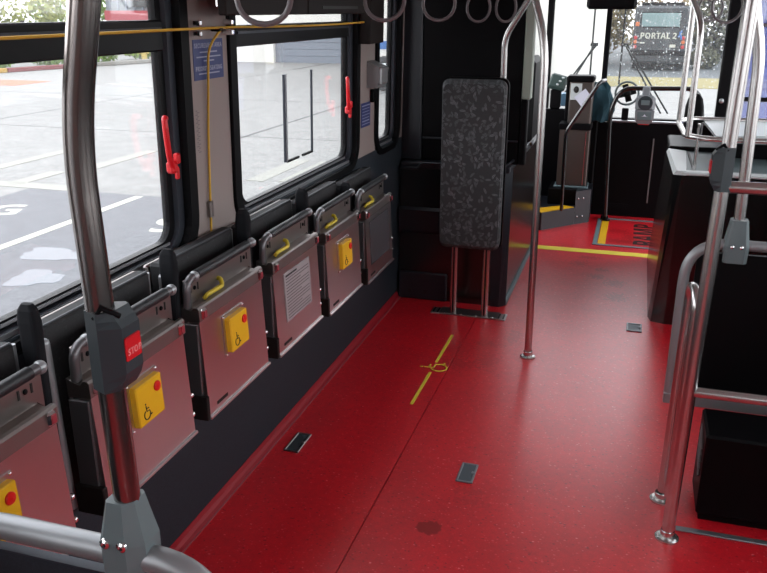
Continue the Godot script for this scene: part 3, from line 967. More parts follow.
func straps():
	var rl := thing("ceiling_rail", "overhead grab rail above the flip-up seats", "rail", Vector3(-0.8, 1.9, -2.5), "overhead grab rails")
	tb(rl, "rail", [Vector3(0, 0, 2.6), Vector3(0, 0, -2.6)], 0.016, M.polished)
	var rr := thing("ceiling_rail", "overhead grab rail above the right side", "rail", Vector3(0.36, 1.9, -2.5), "overhead grab rails")
	tb(rr, "rail", [Vector3(0, 0, 2.6), Vector3(0, 0, -3.6)], 0.016, M.polished)
	for r in [rl, rr]:
		for z in [2.4, 0.0, -2.4]:
			tb(r, "hanger", [Vector3(0, 0, z), Vector3(0, 0.5, z)], 0.012, M.polished, 10)
	var L := [[-0.8, -1.70, 1.590, 0.064, "hand strap loop above the second window, nearest of the left row"], [-0.8, -2.60, 1.588, 0.066, "hand strap loop in front of the narrow third window"], [-0.8, -3.35, 1.580, 0.066, "hand strap loop left of the pair above the patterned seat"], [-0.77, -4.05, 1.566, 0.056, "hand strap loop above the patterned folded seat"], [-0.645, -4.1, 1.566, 0.048, "farthest left hand strap loop, beside the bent pole"],
		[0.36, -5.9, 1.550, 0.066, "farthest right hand strap loop, in front of the windshield"], [0.36, -5.2, 1.560, 0.064, "hand strap loop just right of the far one over the twin poles"], [0.36, -4.19, 1.565, 0.066, "hand strap loop before the white gap beside the windshield"], [0.385, -3.05, 1.572, 0.066, "hand strap loop cut off at the right edge of the view"]]
	for s in L:
		var o := thing("hand_strap", s[4], "hand strap", Vector3(s[0], s[2], s[1]), "hanging hand straps")
		var ring := []
		for k in 24:
			var a := TAU * k / 24
			ring.append(Vector3(cos(a) * s[3], sin(a) * 0.07, 0.012 * sin(2 * a)))
		tb(o, "loop", ring, 0.0065, M.strap, 8, true)
		bx2(o, "strap", Vector3(-0.014, 0.06, -0.003), Vector3(0.014, 0.325 if s[0] != -0.645 else 2.4 - s[2], 0.003), M.rubber, 0.001)

func driver_side():
	# wheel housing and partition behind the driver
	var h := thing("wheel_housing", "black moulded wheel housing below the driver's partition", "housing", Vector3(-0.9, 0, -4.8))
	var mb := MB.new()
	var prof := [[0.62, 0.0], [0.62, 0.15], [0.60, 0.17], [0.61, 0.50], [0.63, 0.53], [0.60, 0.62], [0.60, 0.76]]
	# main body, leaving the front to the stepped fascia
	var ring0 := []; var ring1 := []
	for q in [[-0.29, 0.655], [0.27, 0.655], [0.31, 0.62], [0.31, -0.69], [-0.29, -0.69]]:
		ring0.append(Vector3(q[0], 0.0, q[1])); ring1.append(Vector3(q[0] - (0.01 if q[0] > 0 else 0.0), 0.765, q[1] - (0.02 if q[1] > 0 else 0.0)))
	mb.loft([ring0, ring1])
	put(h, "body", mb, M.black_gloss)
	bx2(h, "kick_panel", Vector3(-0.29, 0.0, 0.64), Vector3(-0.01, 0.16, 0.668), M.housing, 0.006)
	var sh := MB.new()
	sh.loft([[Vector3(-0.29, 0.53, 0.645), Vector3(-0.29, 0.515, 0.665), Vector3(-0.29, 0.40, 0.66), Vector3(-0.29, 0.36, 0.63)], [Vector3(0.24, 0.53, 0.645), Vector3(0.24, 0.515, 0.665), Vector3(0.24, 0.40, 0.66), Vector3(0.24, 0.36, 0.63)]])
	put(h, "moulded_band", sh, M.housing)
	var cn := MB.new()
	cn.loft([[Vector3(0.24, 0.0, 0.66), Vector3(0.285, 0.0, 0.66), Vector3(0.318, 0.0, 0.625), Vector3(0.30, 0.0, 0.58)], [Vector3(0.22, 0.5, 0.668), Vector3(0.29, 0.5, 0.665), Vector3(0.318, 0.5, 0.61), Vector3(0.30, 0.5, 0.55)], [Vector3(0.18, 0.762, 0.66), Vector3(0.27, 0.762, 0.655), Vector3(0.315, 0.762, 0.58), Vector3(0.30, 0.762, 0.5)]])
	put(h, "corner_moulding", cn, M.housing)
	bx2(h, "base_trim", Vector3(0.308, 0.0, 0.62), Vector3(0.322, 0.03, -0.69), M.grey_trim, 0.003)
	for k in [[-0.22, 0.05], [-0.13, 0.05]]:
		bx(h, "fastener_hole", Vector3(k[0], k[1], 0.6685), Vector3(0.016, 0.02, 0.002), M.black_ink)
	var lip := MB.new()
	lip.tube([Vector3(-0.29, 0.745, 0.655), Vector3(-0.19, 0.745, 0.655), Vector3(-0.165, 0.775, 0.655), Vector3(0.28, 0.775, 0.655), Vector3(0.315, 0.80, 0.56), Vector3(0.312, 0.80, -0.1), Vector3(0.312, 0.765, -0.2), Vector3(0.312, 0.765, -0.69)], 0.008, 8)
	put(h, "top_lip", lip, M.housing)
	bx2(h, "top", Vector3(-0.29, 0.74, 0.64), Vector3(0.305, 0.775, -0.69), M.housing, 0.004)
	# partition
	var p := thing("driver_partition", "tall black partition panel behind the driver's seat", "partition", Vector3(-0.9, 0.775, -4.25))
	bx2(p, "panel", Vector3(-0.19, 0.0, -0.02), Vector3(0.335, 1.62, 0.02), M.black_panel, 0.004)
	bx2(p, "side_frame", Vector3(-0.30, 0.0, -0.02), Vector3(-0.19, 1.62, 0.035), M.housing, 0.006)
	bx2(p, "shelf_lip", Vector3(-0.185, 0.12, 0.02), Vector3(0.33, 0.128, 0.04), M.housing, 0.002)
	bx2(p, "edge_post", Vector3(0.338, 0.34, -0.03), Vector3(0.385, 1.62, 0.03), M.green_grey, 0.006)
	bx2(p, "edge_post", Vector3(0.338, 0.0, -0.03), Vector3(0.372, 0.34, 0.03), M.black_panel, 0.006)
	# driver's seat
	var s := thing("driver_chair", "dark high-backed driver's seat behind the partition", "seat", Vector3(-0.82, 0.79, -5.0))
	bx2(s, "seat", Vector3(-0.25, 0.0, -0.25), Vector3(0.18, 0.12, 0.2), M.cushion_dark, 0.04)
	bx2(s, "backrest", Vector3(-0.24, 0.1, 0.12), Vector3(0.18, 0.75, 0.24), M.cushion_dark, 0.04)
	bx2(s, "side_bolster", Vector3(0.17, 0.0, -0.2), Vector3(0.25, 0.5, 0.2), M.black_panel, 0.03)
	# stepped platform
	var pf := thing("driver_platform", "black stepped platform with yellow edge below the fare box", "platform", Vector3(-0.6, 0, -6.2))
	var b := MB.new()
	b.loft([[Vector3(0.015, 0.0, 0.345), Vector3(0.235, 0.0, 0.10), Vector3(0.235, 0.0, -0.25), Vector3(-0.5, 0.0, -0.25), Vector3(-0.5, 0.0, 0.345)], [Vector3(0.015, 0.132, 0.345), Vector3(0.235, 0.132, 0.10), Vector3(0.235, 0.132, -0.25), Vector3(-0.5, 0.132, -0.25), Vector3(-0.5, 0.132, 0.345)]])
	put(pf, "step", b, M.housing)
	var ye := MB.new()
	ye.loft([[Vector3(0.01, 0.132, 0.34), Vector3(0.225, 0.132, 0.10), Vector3(0.15, 0.132, 0.06), Vector3(-0.06, 0.132, 0.24)], [Vector3(0.01, 0.137, 0.34), Vector3(0.225, 0.137, 0.10), Vector3(0.15, 0.137, 0.06), Vector3(-0.06, 0.137, 0.24)]])
	put(pf, "edge_strip", ye, M.yellow)
	var up := MB.new()
	up.loft([[Vector3(0.236, 0.0, 0.10), Vector3(0.34, 0.0, -0.01), Vector3(0.34, 0.0, -0.25), Vector3(0.236, 0.0, -0.25)], [Vector3(0.236, 0.255, 0.10), Vector3(0.34, 0.255, -0.01), Vector3(0.34, 0.255, -0.25), Vector3(0.236, 0.255, -0.25)]])
	put(pf, "side_block", up, M.housing)
	bx2(pf, "pedestal", Vector3(0.02, 0.132, 0.03), Vector3(0.236, 0.255, -0.25), M.black_panel, 0.005)
	for k in [[0.255, 0.2, 0.085], [0.255, 0.06, 0.085], [0.29, 0.2, 0.05], [0.29, 0.06, 0.05]]:
		var sc := MB.new()
		sc.ball(Vector3(k[0], k[1], k[2]), Vector3.ONE * 0.007, 5, 8)
		put(pf, "screw", sc, M.chrome)
	# fare box
	var fb := thing("fare_box", "upright metal fare box beside the driver", "fare box", Vector3(-0.42, 0.256, -6.28))
	bx2(fb, "base_plate", Vector3(-0.125, 0.0, -0.13), Vector3(0.13, 0.014, 0.06), M.grey_trim, 0.003)
	bx2(fb, "body", Vector3(-0.11, 0.014, -0.12), Vector3(0.115, 0.455, 0.045), M.farebox, 0.006)
	bx2(fb, "collar", Vector3(-0.118, 0.44, -0.125), Vector3(0.122, 0.485, 0.055), M.black_panel, 0.006)
	bx2(fb, "head", Vector3(-0.06, 0.48, -0.12), Vector3(0.112, 0.80, 0.03), M.farebox, 0.01)
	bx2(fb, "lid", Vector3(-0.085, 0.79, -0.13), Vector3(0.12, 0.835, 0.05), M.black_panel, 0.012)
	bx2(fb, "side_panel", Vector3(-0.085, 0.5, -0.1), Vector3(-0.06, 0.8, 0.02), M.black_panel, 0.005)
	bx2(fb, "coin_panel", Vector3(-0.05, 0.66, 0.03), Vector3(0.03, 0.78, 0.034), M.pale_grey, 0.002)
	var lens := MB.new()
	lens.ball(Vector3(-0.01, 0.735, 0.035), Vector3(0.02, 0.025, 0.006), 6, 10)
	put(fb, "coin_slot", lens, M.black_ink)
	var pm := MB.new(Transform3D(Basis(Vector3(0, 0, 1), 0.7), Vector3(0.045, 0.68, 0.042)))
	pm.box(Vector3.ZERO, Vector3(0.10, 0.085, 0.003))
	put(fb, "paper_slip", pm, M.paper)
	bx2(fb, "edge_rail", Vector3(0.085, 0.02, 0.045), Vector3(0.09, 0.43, 0.049), M.chrome)
	# black grab rail in front of the fare box
	var gr := thing("grab_rail", "slanted black grab rail in front of the fare box", "rail", Vector3(-0.46, 0.137, -5.95))
	tb(gr, "rail", bend([Vector3(0.008, 0, 0), Vector3(0.0, 0.58, 0), Vector3(0.21, 0.94, 0), Vector3(0.24, 0.94, -0.1)], 0.05), 0.0135, M.black_gloss, 12)
	# driver's controls
	var d := thing("instrument_pod", "small grey-green instrument pod left of the fare box", "instrument", Vector3(-0.59, 0.8, -6.5))
	bx2(d, "stand", Vector3(-0.05, 0.021, -0.03), Vector3(0.03, 0.17, 0.04), M.black_panel, 0.01)
	var ip := MB.new(Transform3D(Basis(Vector3.RIGHT, -0.4) * Basis(Vector3(0, 0, 1), -0.25), Vector3(0.0, 0.22, 0.0)))
	ip.box(Vector3.ZERO, Vector3(0.13, 0.12, 0.05), 0.015)
	put(d, "head", ip, M.instrument)
	for k in 3:
		var kb := MB.new(Transform3D(Basis(Vector3.RIGHT, -0.4) * Basis(Vector3(0, 0, 1), -0.25), Vector3(0.0, 0.22, 0.0)))
		kb.ball(Vector3(0.03 - 0.012 * k, 0.035 - 0.03 * k, 0.027), Vector3(0.012, 0.008, 0.006), 5, 8)
		put(d, "key", kb, M.pale_grey)
	var bc := thing("tissue_box", "light blue box on the driver's dashboard", "box", Vector3(-0.555, 0.83, -6.64))
	var bcm := MB.new()
	bcm.loft([[Vector3(-0.05, 0, 0.04), Vector3(0.05, 0, 0.04), Vector3(0.05, 0, -0.04), Vector3(-0.05, 0, -0.04)], [Vector3(-0.055, 0.09, 0.045), Vector3(0.03, 0.10, 0.045), Vector3(0.03, 0.1, -0.045), Vector3(-0.055, 0.09, -0.045)]])
	put(bc, "carton", bcm, M.blue_plastic)
	bx2(bc, "flap", Vector3(0.02, 0.05, -0.03), Vector3(0.075, 0.085, 0.05), M.blue_plastic, 0.005)
	# jacket hung beside the fare box
	var j := thing("jacket", "teal jacket hanging beside the fare box", "jacket", Vector3(-0.26, 0.75, -6.42))
	var jm := MB.new()
	var jr := []
	for k in 8:
		var t := k / 7.0
		var r := []
		for q in 14:
			var a := TAU * q / 14
			var wv := 1.0 + 0.16 * sin(q * 2.3 + k * 0.8) + 0.08 * sin(q * 5.1)
			r.append(Vector3(cos(a) * (0.075 + 0.02 * sin(t * 3.0)) * wv * (0.6 if k == 7 else 1.0) + 0.01 * sin(t * 5), t * 0.28 + 0.015 * sin(q * 1.9), sin(a) * 0.05 * wv * (0.5 if k == 7 else 1.0)))
		jr.append(r)
	jm.loft(jr)
	put(j, "cloth", jm, M.teal_cloth)

func front():
	# front bulkhead, windshield and what stands at it
	var w := struct("wall_front", "dark bulkhead below the windshield", "wall")
	bx2(w, "bulkhead", Vector3(-0.262, -0.35, -6.48), Vector3(0.75, 0.735, -6.52), M.black_panel, 0.004)
	bx2(w, "top_edge", Vector3(-0.20, 0.735, -6.478), Vector3(0.62, 0.748, -6.53), M.alu, 0.002)
	bx2(w, "hinge_strip", Vector3(0.155, 0.12, -6.48), Vector3(0.165, 0.62, -6.474), M.grey_ink)
	bx2(w, "recess", Vector3(-0.19, 0.06, -6.48), Vector3(0.02, 0.1, -6.476), M.rubber)
	bx2(w, "dashboard", Vector3(-1.2, 0.45, -6.53), Vector3(1.2, 0.70, -6.86), M.black_panel, 0.01)
	bx2(w, "nose", Vector3(-1.26, -0.35, -6.86), Vector3(1.26, 0.72, -6.95), M.black_panel, 0.01)
	bx2(w, "left_dash", Vector3(-1.2, -0.35, -6.46), Vector3(-0.262, 0.82, -6.53), M.black_panel, 0.01)
	bx2(w, "header", Vector3(-1.26, 2.34, -6.82), Vector3(1.26, 2.4, -6.95), M.frame_black)
	for x in [[-1.26, -1.15], [1.15, 1.26]]:
		bx2(w, "corner_post", Vector3(x[0], 0.7, -6.82), Vector3(x[1], 2.35, -6.95), M.frame_black)
	bx2(w, "side_post", Vector3(-0.735, 0.72, -6.80), Vector3(-0.685, 2.35, -6.86), M.frame_black, 0.01)
	var ws := struct("window_10", "two-piece windshield with a dark centre bar", "window")
	bx2(ws, "left_glass", Vector3(-1.15, 0.72, -6.875), Vector3(-0.27, 2.34, -6.882), M.glass)
	bx2(ws, "right_glass", Vector3(-0.25, 0.72, -6.875), Vector3(1.15, 2.34, -6.882), M.glass)
	bx2(ws, "centre_bar", Vector3(-0.282, 0.72, -6.85), Vector3(-0.24, 2.34, -6.89), M.frame_black, 0.006)
	for k in [[-0.378, -0.60, 0.90, "windshield wiper resting before the left windshield pane"], [-0.145, 0.20, 0.82, "windshield wiper before the right pane, ahead of the painted bus"]]:
		var o := thing("wiper", k[3], "wiper", Vector3(k[0], 1.28, -6.93), "windshield wipers")
		bx2(o, "blade", Vector3(-0.007, -0.30, -0.008), Vector3(0.007, 0.34, 0.008), M.rubber, 0.002)
		for q in [0.0, 0.055]:
			tb(o, "arm", [Vector3(0.02 + q * 0.3, 0.01, 0.0), Vector3(k[1] - k[0] + q * signf(k[1] - k[0]), k[2] - 1.28 - 0.06, 0.0)], 0.007, M.rubber, 8)
		bx2(o, "hinge", Vector3(-0.015, -0.005, -0.01), Vector3(0.045, 0.02, 0.01), M.rubber, 0.003)
	var rd := MB.new()
	for k in 620:
		var rr := rng.randf_range(0.0022, 0.005)
		rd.ball(Vector3(rng.randf_range(-0.23, 0.62), rng.randf_range(0.95, 1.95), -6.883), Vector3(rr, rr * rng.randf_range(1.0, 1.5), rr * 0.5), 4, 7)
	var rn := put(self, "rain_drops", rd, M.water)
	tag(rn, "rain drops on the right windshield pane", "rain drops", "", "stuff")
	var mi := thing("interior_mirror", "dark interior mirror at the top of the windshield", "mirror", Vector3(-0.25, 1.68, -6.5))
	bx2(mi, "shell", Vector3(-0.17, -0.125, -0.03), Vector3(0.19, 0.12, 0.015), M.frame_black, 0.02)
	bx2(mi, "bracket", Vector3(-0.02, 0.1, -0.03), Vector3(0.02, 0.72, 0.0), M.frame_black, 0.004)
	# barrier arch with card reader
	var ar := thing("barrier_rail", "black arched barrier rail in front of the windshield", "rail", Vector3(-0.14, 0.0, -6.3))
	tb(ar, "rail", bend([Vector3(0.0, 0.0, 0), Vector3(-0.035, 0.85, 0), Vector3(0.03, 1.005, 0), Vector3(0.56, 1.015, 0), Vector3(0.61, 0.85, 0), Vector3(0.61, 0.0, 0)], 0.12), 0.017, M.black_gloss, 14)
	flange(ar, Vector3(0, 0, 0), M.black_panel)
	var v := thing("card_reader", "grey fare card reader mounted on the barrier rail", "card reader", Vector3(0.07, 0.75, -6.25))
	v.scale = Vector3.ONE * 0.84
	bx2(v, "bracket", Vector3(-0.035, 0.2, -0.045), Vector3(0.03, 0.325, -0.015), M.device_grey, 0.01)
	bx2(v, "upper_body", Vector3(-0.085, 0.115, -0.03), Vector3(0.08, 0.255, 0.03), M.device_grey, 0.025)
	var vb := MB.new()
	vb.loft([[Vector3(-0.05, 0.01, 0.015), Vector3(0.05, 0.01, 0.015), Vector3(0.05, 0.01, -0.03), Vector3(-0.05, 0.01, -0.03)], [Vector3(-0.078, 0.05, 0.035), Vector3(0.078, 0.05, 0.035), Vector3(0.078, 0.05, -0.03), Vector3(-0.078, 0.05, -0.03)], [Vector3(-0.082, 0.13, 0.035), Vector3(0.08, 0.13, 0.035), Vector3(0.08, 0.13, -0.03), Vector3(-0.082, 0.13, -0.03)]])
	put(v, "lower_body", vb, M.device_grey)
	var vd := MB.new()
	vd.lathe(Vector3(-0.003, 0.19, 0.028), Vector3(0, 0, 1), [[0.062, 0.0], [0.06, 0.006], [0.0001, 0.008]], 24)
	put(v, "dial", vd, M.screen_dark)
	bx2(v, "display", Vector3(-0.038, 0.175, 0.034), Vector3(0.032, 0.215, 0.039), M.clamp, 0.002)
	bx2(v, "card_pad", Vector3(-0.06, 0.045, 0.034), Vector3(0.058, 0.118, 0.039), M.clamp, 0.004)
	var lg := MB.new(Transform3D(Basis.IDENTITY, Vector3(0, 0.075, 0.038)))
	lg.extrude(PackedVector2Array([Vector2(-0.028, 0), Vector2(-0.01, 0.006), Vector2(0, 0.022), Vector2(0.012, 0.006), Vector2(0.03, 0.0), Vector2(0, 0.004)]), 0.0, 0.002)
	put(v, "emblem", lg, M.paper)
	bx2(v, "red_strip", Vector3(-0.045, 0.003, -0.02), Vector3(0.045, 0.012, 0.015), M.red_plastic, 0.003)
	# dashboard fan
	var fn := thing("dashboard_fan", "small round fan on the dashboard behind the barrier rail", "fan", Vector3(-0.07, 0.75, -6.51))
	bx2(fn, "foot", Vector3(-0.025, 0.0, -0.02), Vector3(0.025, 0.09, 0.02), M.rubber, 0.006)
	var fr := []
	for k in 24:
		fr.append(Vector3(cos(TAU * k / 24) * 0.085, 0.20 + sin(TAU * k / 24) * 0.085, 0))
	tb(fn, "guard_ring", fr, 0.008, M.clamp, 8, true)
	for k in 4:
		var bl := MB.new(Transform3D(Basis(Vector3(0, 0, 1), TAU * k / 4 + 0.3) * Basis(Vector3.UP, 0.4), Vector3(0, 0.20, 0)))
		bl.box(Vector3(0.042, 0, 0), Vector3(0.06, 0.045, 0.003), 0.001)
		put(fn, "blade", bl, M.rubber)
	var hub := MB.new()
	hub.ball(Vector3(0, 0.20, 0), Vector3(0.03, 0.03, 0.025))
	put(fn, "hub", hub, M.rubber)

func right_side():
	# wheel housing on the right
	var h := thing("wheel_housing", "black wheel housing with a pale tray top on the right of the aisle", "housing", Vector3(0.7, 0, -4.75))
	var mb := MB.new()
	var rings := []
	for q in [[0.0, -0.03], [0.785, 0.015]]:
		var r := []
		for p in [[-0.50 + q[1], 0.52], [-0.485 + q[1], 0.585], [-0.45, 0.605], [0.48, 0.605], [0.48, -0.58], [-0.50 + q[1], -0.58]]:
			r.append(Vector3(p[0], q[0], p[1]))
		rings.append(r)
	mb.loft(rings)
	put(h, "body", mb, M.black_gloss)
	# tray: pale rim and sunken floor
	var rim := MB.new()
	rim.loft([[Vector3(-0.505, 0.785, -0.10), Vector3(-0.49, 0.785, 0.60), Vector3(-0.43, 0.785, 0.615), Vector3(-0.40, 0.785, -0.10)], [Vector3(-0.495, 0.805, -0.10), Vector3(-0.475, 0.805, 0.60), Vector3(-0.43, 0.805, 0.605), Vector3(-0.40, 0.795, -0.10)]])
	put(h, "tray_rim", rim, M.pale_grey)
	bx2(h, "tray_rim", Vector3(-0.45, 0.785, 0.555), Vector3(0.0, 0.803, 0.612), M.pale_grey, 0.005)
	bx2(h, "tray_floor", Vector3(-0.42, 0.785, -0.15), Vector3(0.3, 0.79, 0.56), M.clamp)
	bx2(h, "tray_back", Vector3(-0.49, 0.785, -0.58), Vector3(0.48, 0.815, -0.12), M.black_panel, 0.006)
	bx2(h, "tray_strip", Vector3(-0.395, 0.79, -0.08), Vector3(-0.385, 0.797, 0.5), M.black_ink)
	# luggage rail on the housing
	var lr := thing("luggage_rail", "metal hoop rail with twin poles above the right wheel housing", "rail", Vector3(0.25, 0.79, -4.5))
	tb(lr, "rail", bend([Vector3(0.95, 0.165, 0.28), Vector3(0.10, 0.165, 0.30), Vector3(0.005, 0.165, 0.20), Vector3(-0.01, 0.165, -0.34), Vector3(0.06, 0.165, -0.5), Vector3(0.9, 0.165, -0.55)], 0.06), 0.015, M.polished, 12)
	tb(lr, "pole", [Vector3(-0.006, 0.165, -0.33), Vector3(0.0, 1.61, -0.33)], 0.0155, M.polished, 12)
	tb(lr, "pole", bend([Vector3(0.015, 0.165, 0.22), Vector3(0.015, 0.70, 0.22), Vector3(-0.06, 0.88, 0.0), Vector3(-0.1, 1.61, -0.12)], 0.08), 0.0155, M.polished, 12)
	for k in [Vector3(0.06, 0, 0.27), Vector3(0.30, 0, 0.29), Vector3(0.10, 0, -0.3)]:
		tb(lr, "leg", [k, k + Vector3(0, 0.165, 0)], 0.009, M.polished, 10)
	# pale shelf
	var sh := thing("luggage_shelf", "pale grey shelf beyond the twin poles on the right", "shelf", Vector3(0.6, 0.79, -4.6))
	var sm := MB.new()
	sm.loft([[Vector3(-0.215, 0.14, -0.52), Vector3(-0.19, 0.14, 0.22), Vector3(0.6, 0.14, 0.02), Vector3(0.6, 0.14, -0.62)], [Vector3(-0.22, 0.16, -0.52), Vector3(-0.195, 0.16, 0.225), Vector3(0.6, 0.16, 0.025), Vector3(0.6, 0.16, -0.62)]])
	put(sh, "top", sm, M.pale_grey)
	for k in [[-0.10, 0.05], [-0.08, -0.2]]:
		bx(sh, "latch", Vector3(k[0], 0.163, k[1]), Vector3(0.05, 0.006, 0.03), M.grey_ink, 0.001)
	bx2(sh, "support", Vector3(-0.1, 0.0, -0.5), Vector3(0.5, 0.14, -0.1), M.black_panel, 0.005)
	var bc := thing("padded_post", "black rounded padded post behind the twin poles on the right", "post", Vector3(0.375, 0.0, -5.75))
	var bm := MB.new()
	var br := []
	for q in [[0.0, 0.7], [0.6, 0.8], [0.85, 1.0], [0.95, 0.95], [1.0, 0.75], [1.03, 0.35]]:
		var r := []
		for p in rrect(-0.06 * q[1], 0.06 * q[1], -0.04 * q[1], 0.04 * q[1], 0.025 * q[1], 4):
			r.append(Vector3(p.x, q[0], p.y))
		br.append(r)
	bm.loft(br)
	put(bc, "padding", bm, M.black_panel)
	bx2(bc, "base_plate", Vector3(-0.06, 0.0, -0.05), Vector3(0.06, 0.012, 0.05), M.black_panel, 0.003)
	# door leaf folded inward at the front
	var dl := struct("door_1", "dark-framed front door leaf with bluish glass, folded inward", "door")
	bx2(dl, "edge_frame", Vector3(0.56, 0.0, -6.36), Vector3(0.655, 1.95, -6.42), M.frame_black, 0.01)
	bx2(dl, "outer_frame", Vector3(1.10, 0.0, -6.36), Vector3(1.17, 1.95, -6.42), M.frame_black, 0.01)
	bx2(dl, "top_frame", Vector3(0.56, 1.88, -6.36), Vector3(1.17, 1.98, -6.42), M.frame_black, 0.01)
	bx2(dl, "lower_frame", Vector3(0.56, 0.0, -6.36), Vector3(1.17, 0.5, -6.42), M.frame_black, 0.01)
	bx2(dl, "crossbar", Vector3(0.65, 0.93, -6.37), Vector3(1.12, 0.96, -6.41), M.frame_black, 0.005)
	bx2(dl, "pane", Vector3(0.65, 0.5, -6.388), Vector3(1.11, 1.9, -6.394), M.glass_tint)
	var kn := MB.new()
	kn.ball(Vector3(0.59, 0.93, -6.35), Vector3(0.018, 0.018, 0.014))
	put(dl, "knob", kn, M.satin)
	# poles at the right seat
	var p := thing("stanchion_pole", "long straight pole standing at the right, nearest the camera", "pole", Vector3(0.222, 0, -2.26), "stanchion poles")
	tb(p, "pole", [Vector3(0, 0.002, 0), Vector3(0.04, 2.4, 0)], 0.019, M.polished, 18)
	flange(p, Vector3(0, 0, 0), M.polished)
	stop_box("stop_button_box", "dark stop request box on the straight right pole", Vector3(0.241, 1.155, -2.26), -1.0)
	var q := thing("hoop_pole", "low narrow hoop tube beside the straight right pole", "pole", Vector3(0.208, 0, -2.47))
	tb(q, "tube", bend([Vector3(0, 0.002, 0), Vector3(0.006, 0.77, 0), Vector3(0.018, 0.77, 0.11), Vector3(0.012, 0.1, 0.13)], 0.055), 0.0145, M.polished, 14)
	flange(q, Vector3(0, 0, 0), M.polished)
	# modesty frame with black panel and a pole on its rail
	var f := thing("seat_divider", "grey tube frame with a black divider panel at the right edge", "divider", Vector3(0.212, 0, -2.72))
	tb(f, "frame_tube", bend([Vector3(-0.003, 0.285, 0), Vector3(-0.002, 0.83, 0), Vector3(0.99, 0.83, 0)], 0.13, 10), 0.0175, M.satin, 16)
	bx2(f, "bottom_channel", Vector3(-0.02, 0.245, -0.02), Vector3(0.99, 0.285, 0.02), M.satin, 0.004)
	bx2(f, "panel", Vector3(0.03, 0.285, -0.008), Vector3(0.99, 0.80, 0.008), M.black_panel)
	var st := thing("stanchion_pole", "bent pole standing on the right divider rail", "pole", Vector3(0.355, 0.83, -2.72), "stanchion poles")
	tb(st, "pole", bend([Vector3(0, 0.03, 0), Vector3(-0.012, 0.60, 0), Vector3(-0.055, 0.76, 0), Vector3(-0.06, 1.57, 0)], 0.08), 0.0175, M.polished, 14)
	var cl := MB.new()
	var rg := []
	for k in [[-0.055, 0.036, 0.03], [0.0, 0.038, 0.032], [0.085, 0.026, 0.024]]:
		var r := []
		for s in [[-1, 0.7], [-0.7, 1], [0.7, 1], [1, 0.7], [1, -0.7], [0.7, -1], [-0.7, -1], [-1, -0.7]]:
			r.append(Vector3(s[0] * k[1], k[0], s[1] * k[2]))
		rg.append(r)
	cl.loft(rg)
	var cp := put(st, "clamp", cl, M.clamp)
	for k in [-0.014, 0.014]:
		var b := MB.new()
		b.ball(Vector3(k, 0.0, 0.032), Vector3(0.007, 0.007, 0.005), 6, 10)
		put(cp, "bolt", b, M.chrome)
	# seat: crossbars, seat above the heater
	var s := thing("side_seat_frame", "metal seat crossbars joined to the straight right pole", "seat frame", Vector3(0.25, 0, -2.26))
	tb(s, "upper_bar", [Vector3(-0.01, 1.108, 0), Vector3(0.95, 1.108, 0)], 0.0165, M.polished, 14)
	tb(s, "lower_bar", [Vector3(-0.015, 0.506, 0), Vector3(0.95, 0.506, 0)], 0.016, M.polished, 14)
	# heater box
	var u := thing("heater_box", "black louvred heater box on the floor at the right edge", "heater", Vector3(0.31, 0, -2.385))
	bx2(u, "body", Vector3(0.0, 0.02, -0.2), Vector3(0.88, 0.305, 0.0), M.black_panel, 0.008)
	bx2(u, "foot_rail", Vector3(0.01, 0.0, -0.19), Vector3(0.88, 0.02, -0.01), M.rubber)
	for k in 5:
		var l := MB.new(Transform3D(Basis(Vector3.RIGHT, 0.5), Vector3(-0.003, 0.255 - 0.024 * k, -0.09)))
		l.box(Vector3.ZERO, Vector3(0.006, 0.005, 0.10), 0.001)
		put(u, "louvre", l, M.grey_ink)
	var fs := thing("floor_strip", "thin grey metal strip on the floor before the heater box", "floor trim", Vector3(0.25, 0, -2.317))
	bx2(fs, "strip", Vector3(0.0, 0.0, -0.012), Vector3(0.95, 0.006, 0.012), M.alu, 0.002)

func building(called, label, at: Vector3) -> Node3D:
	return thing(called, label, "building", at)

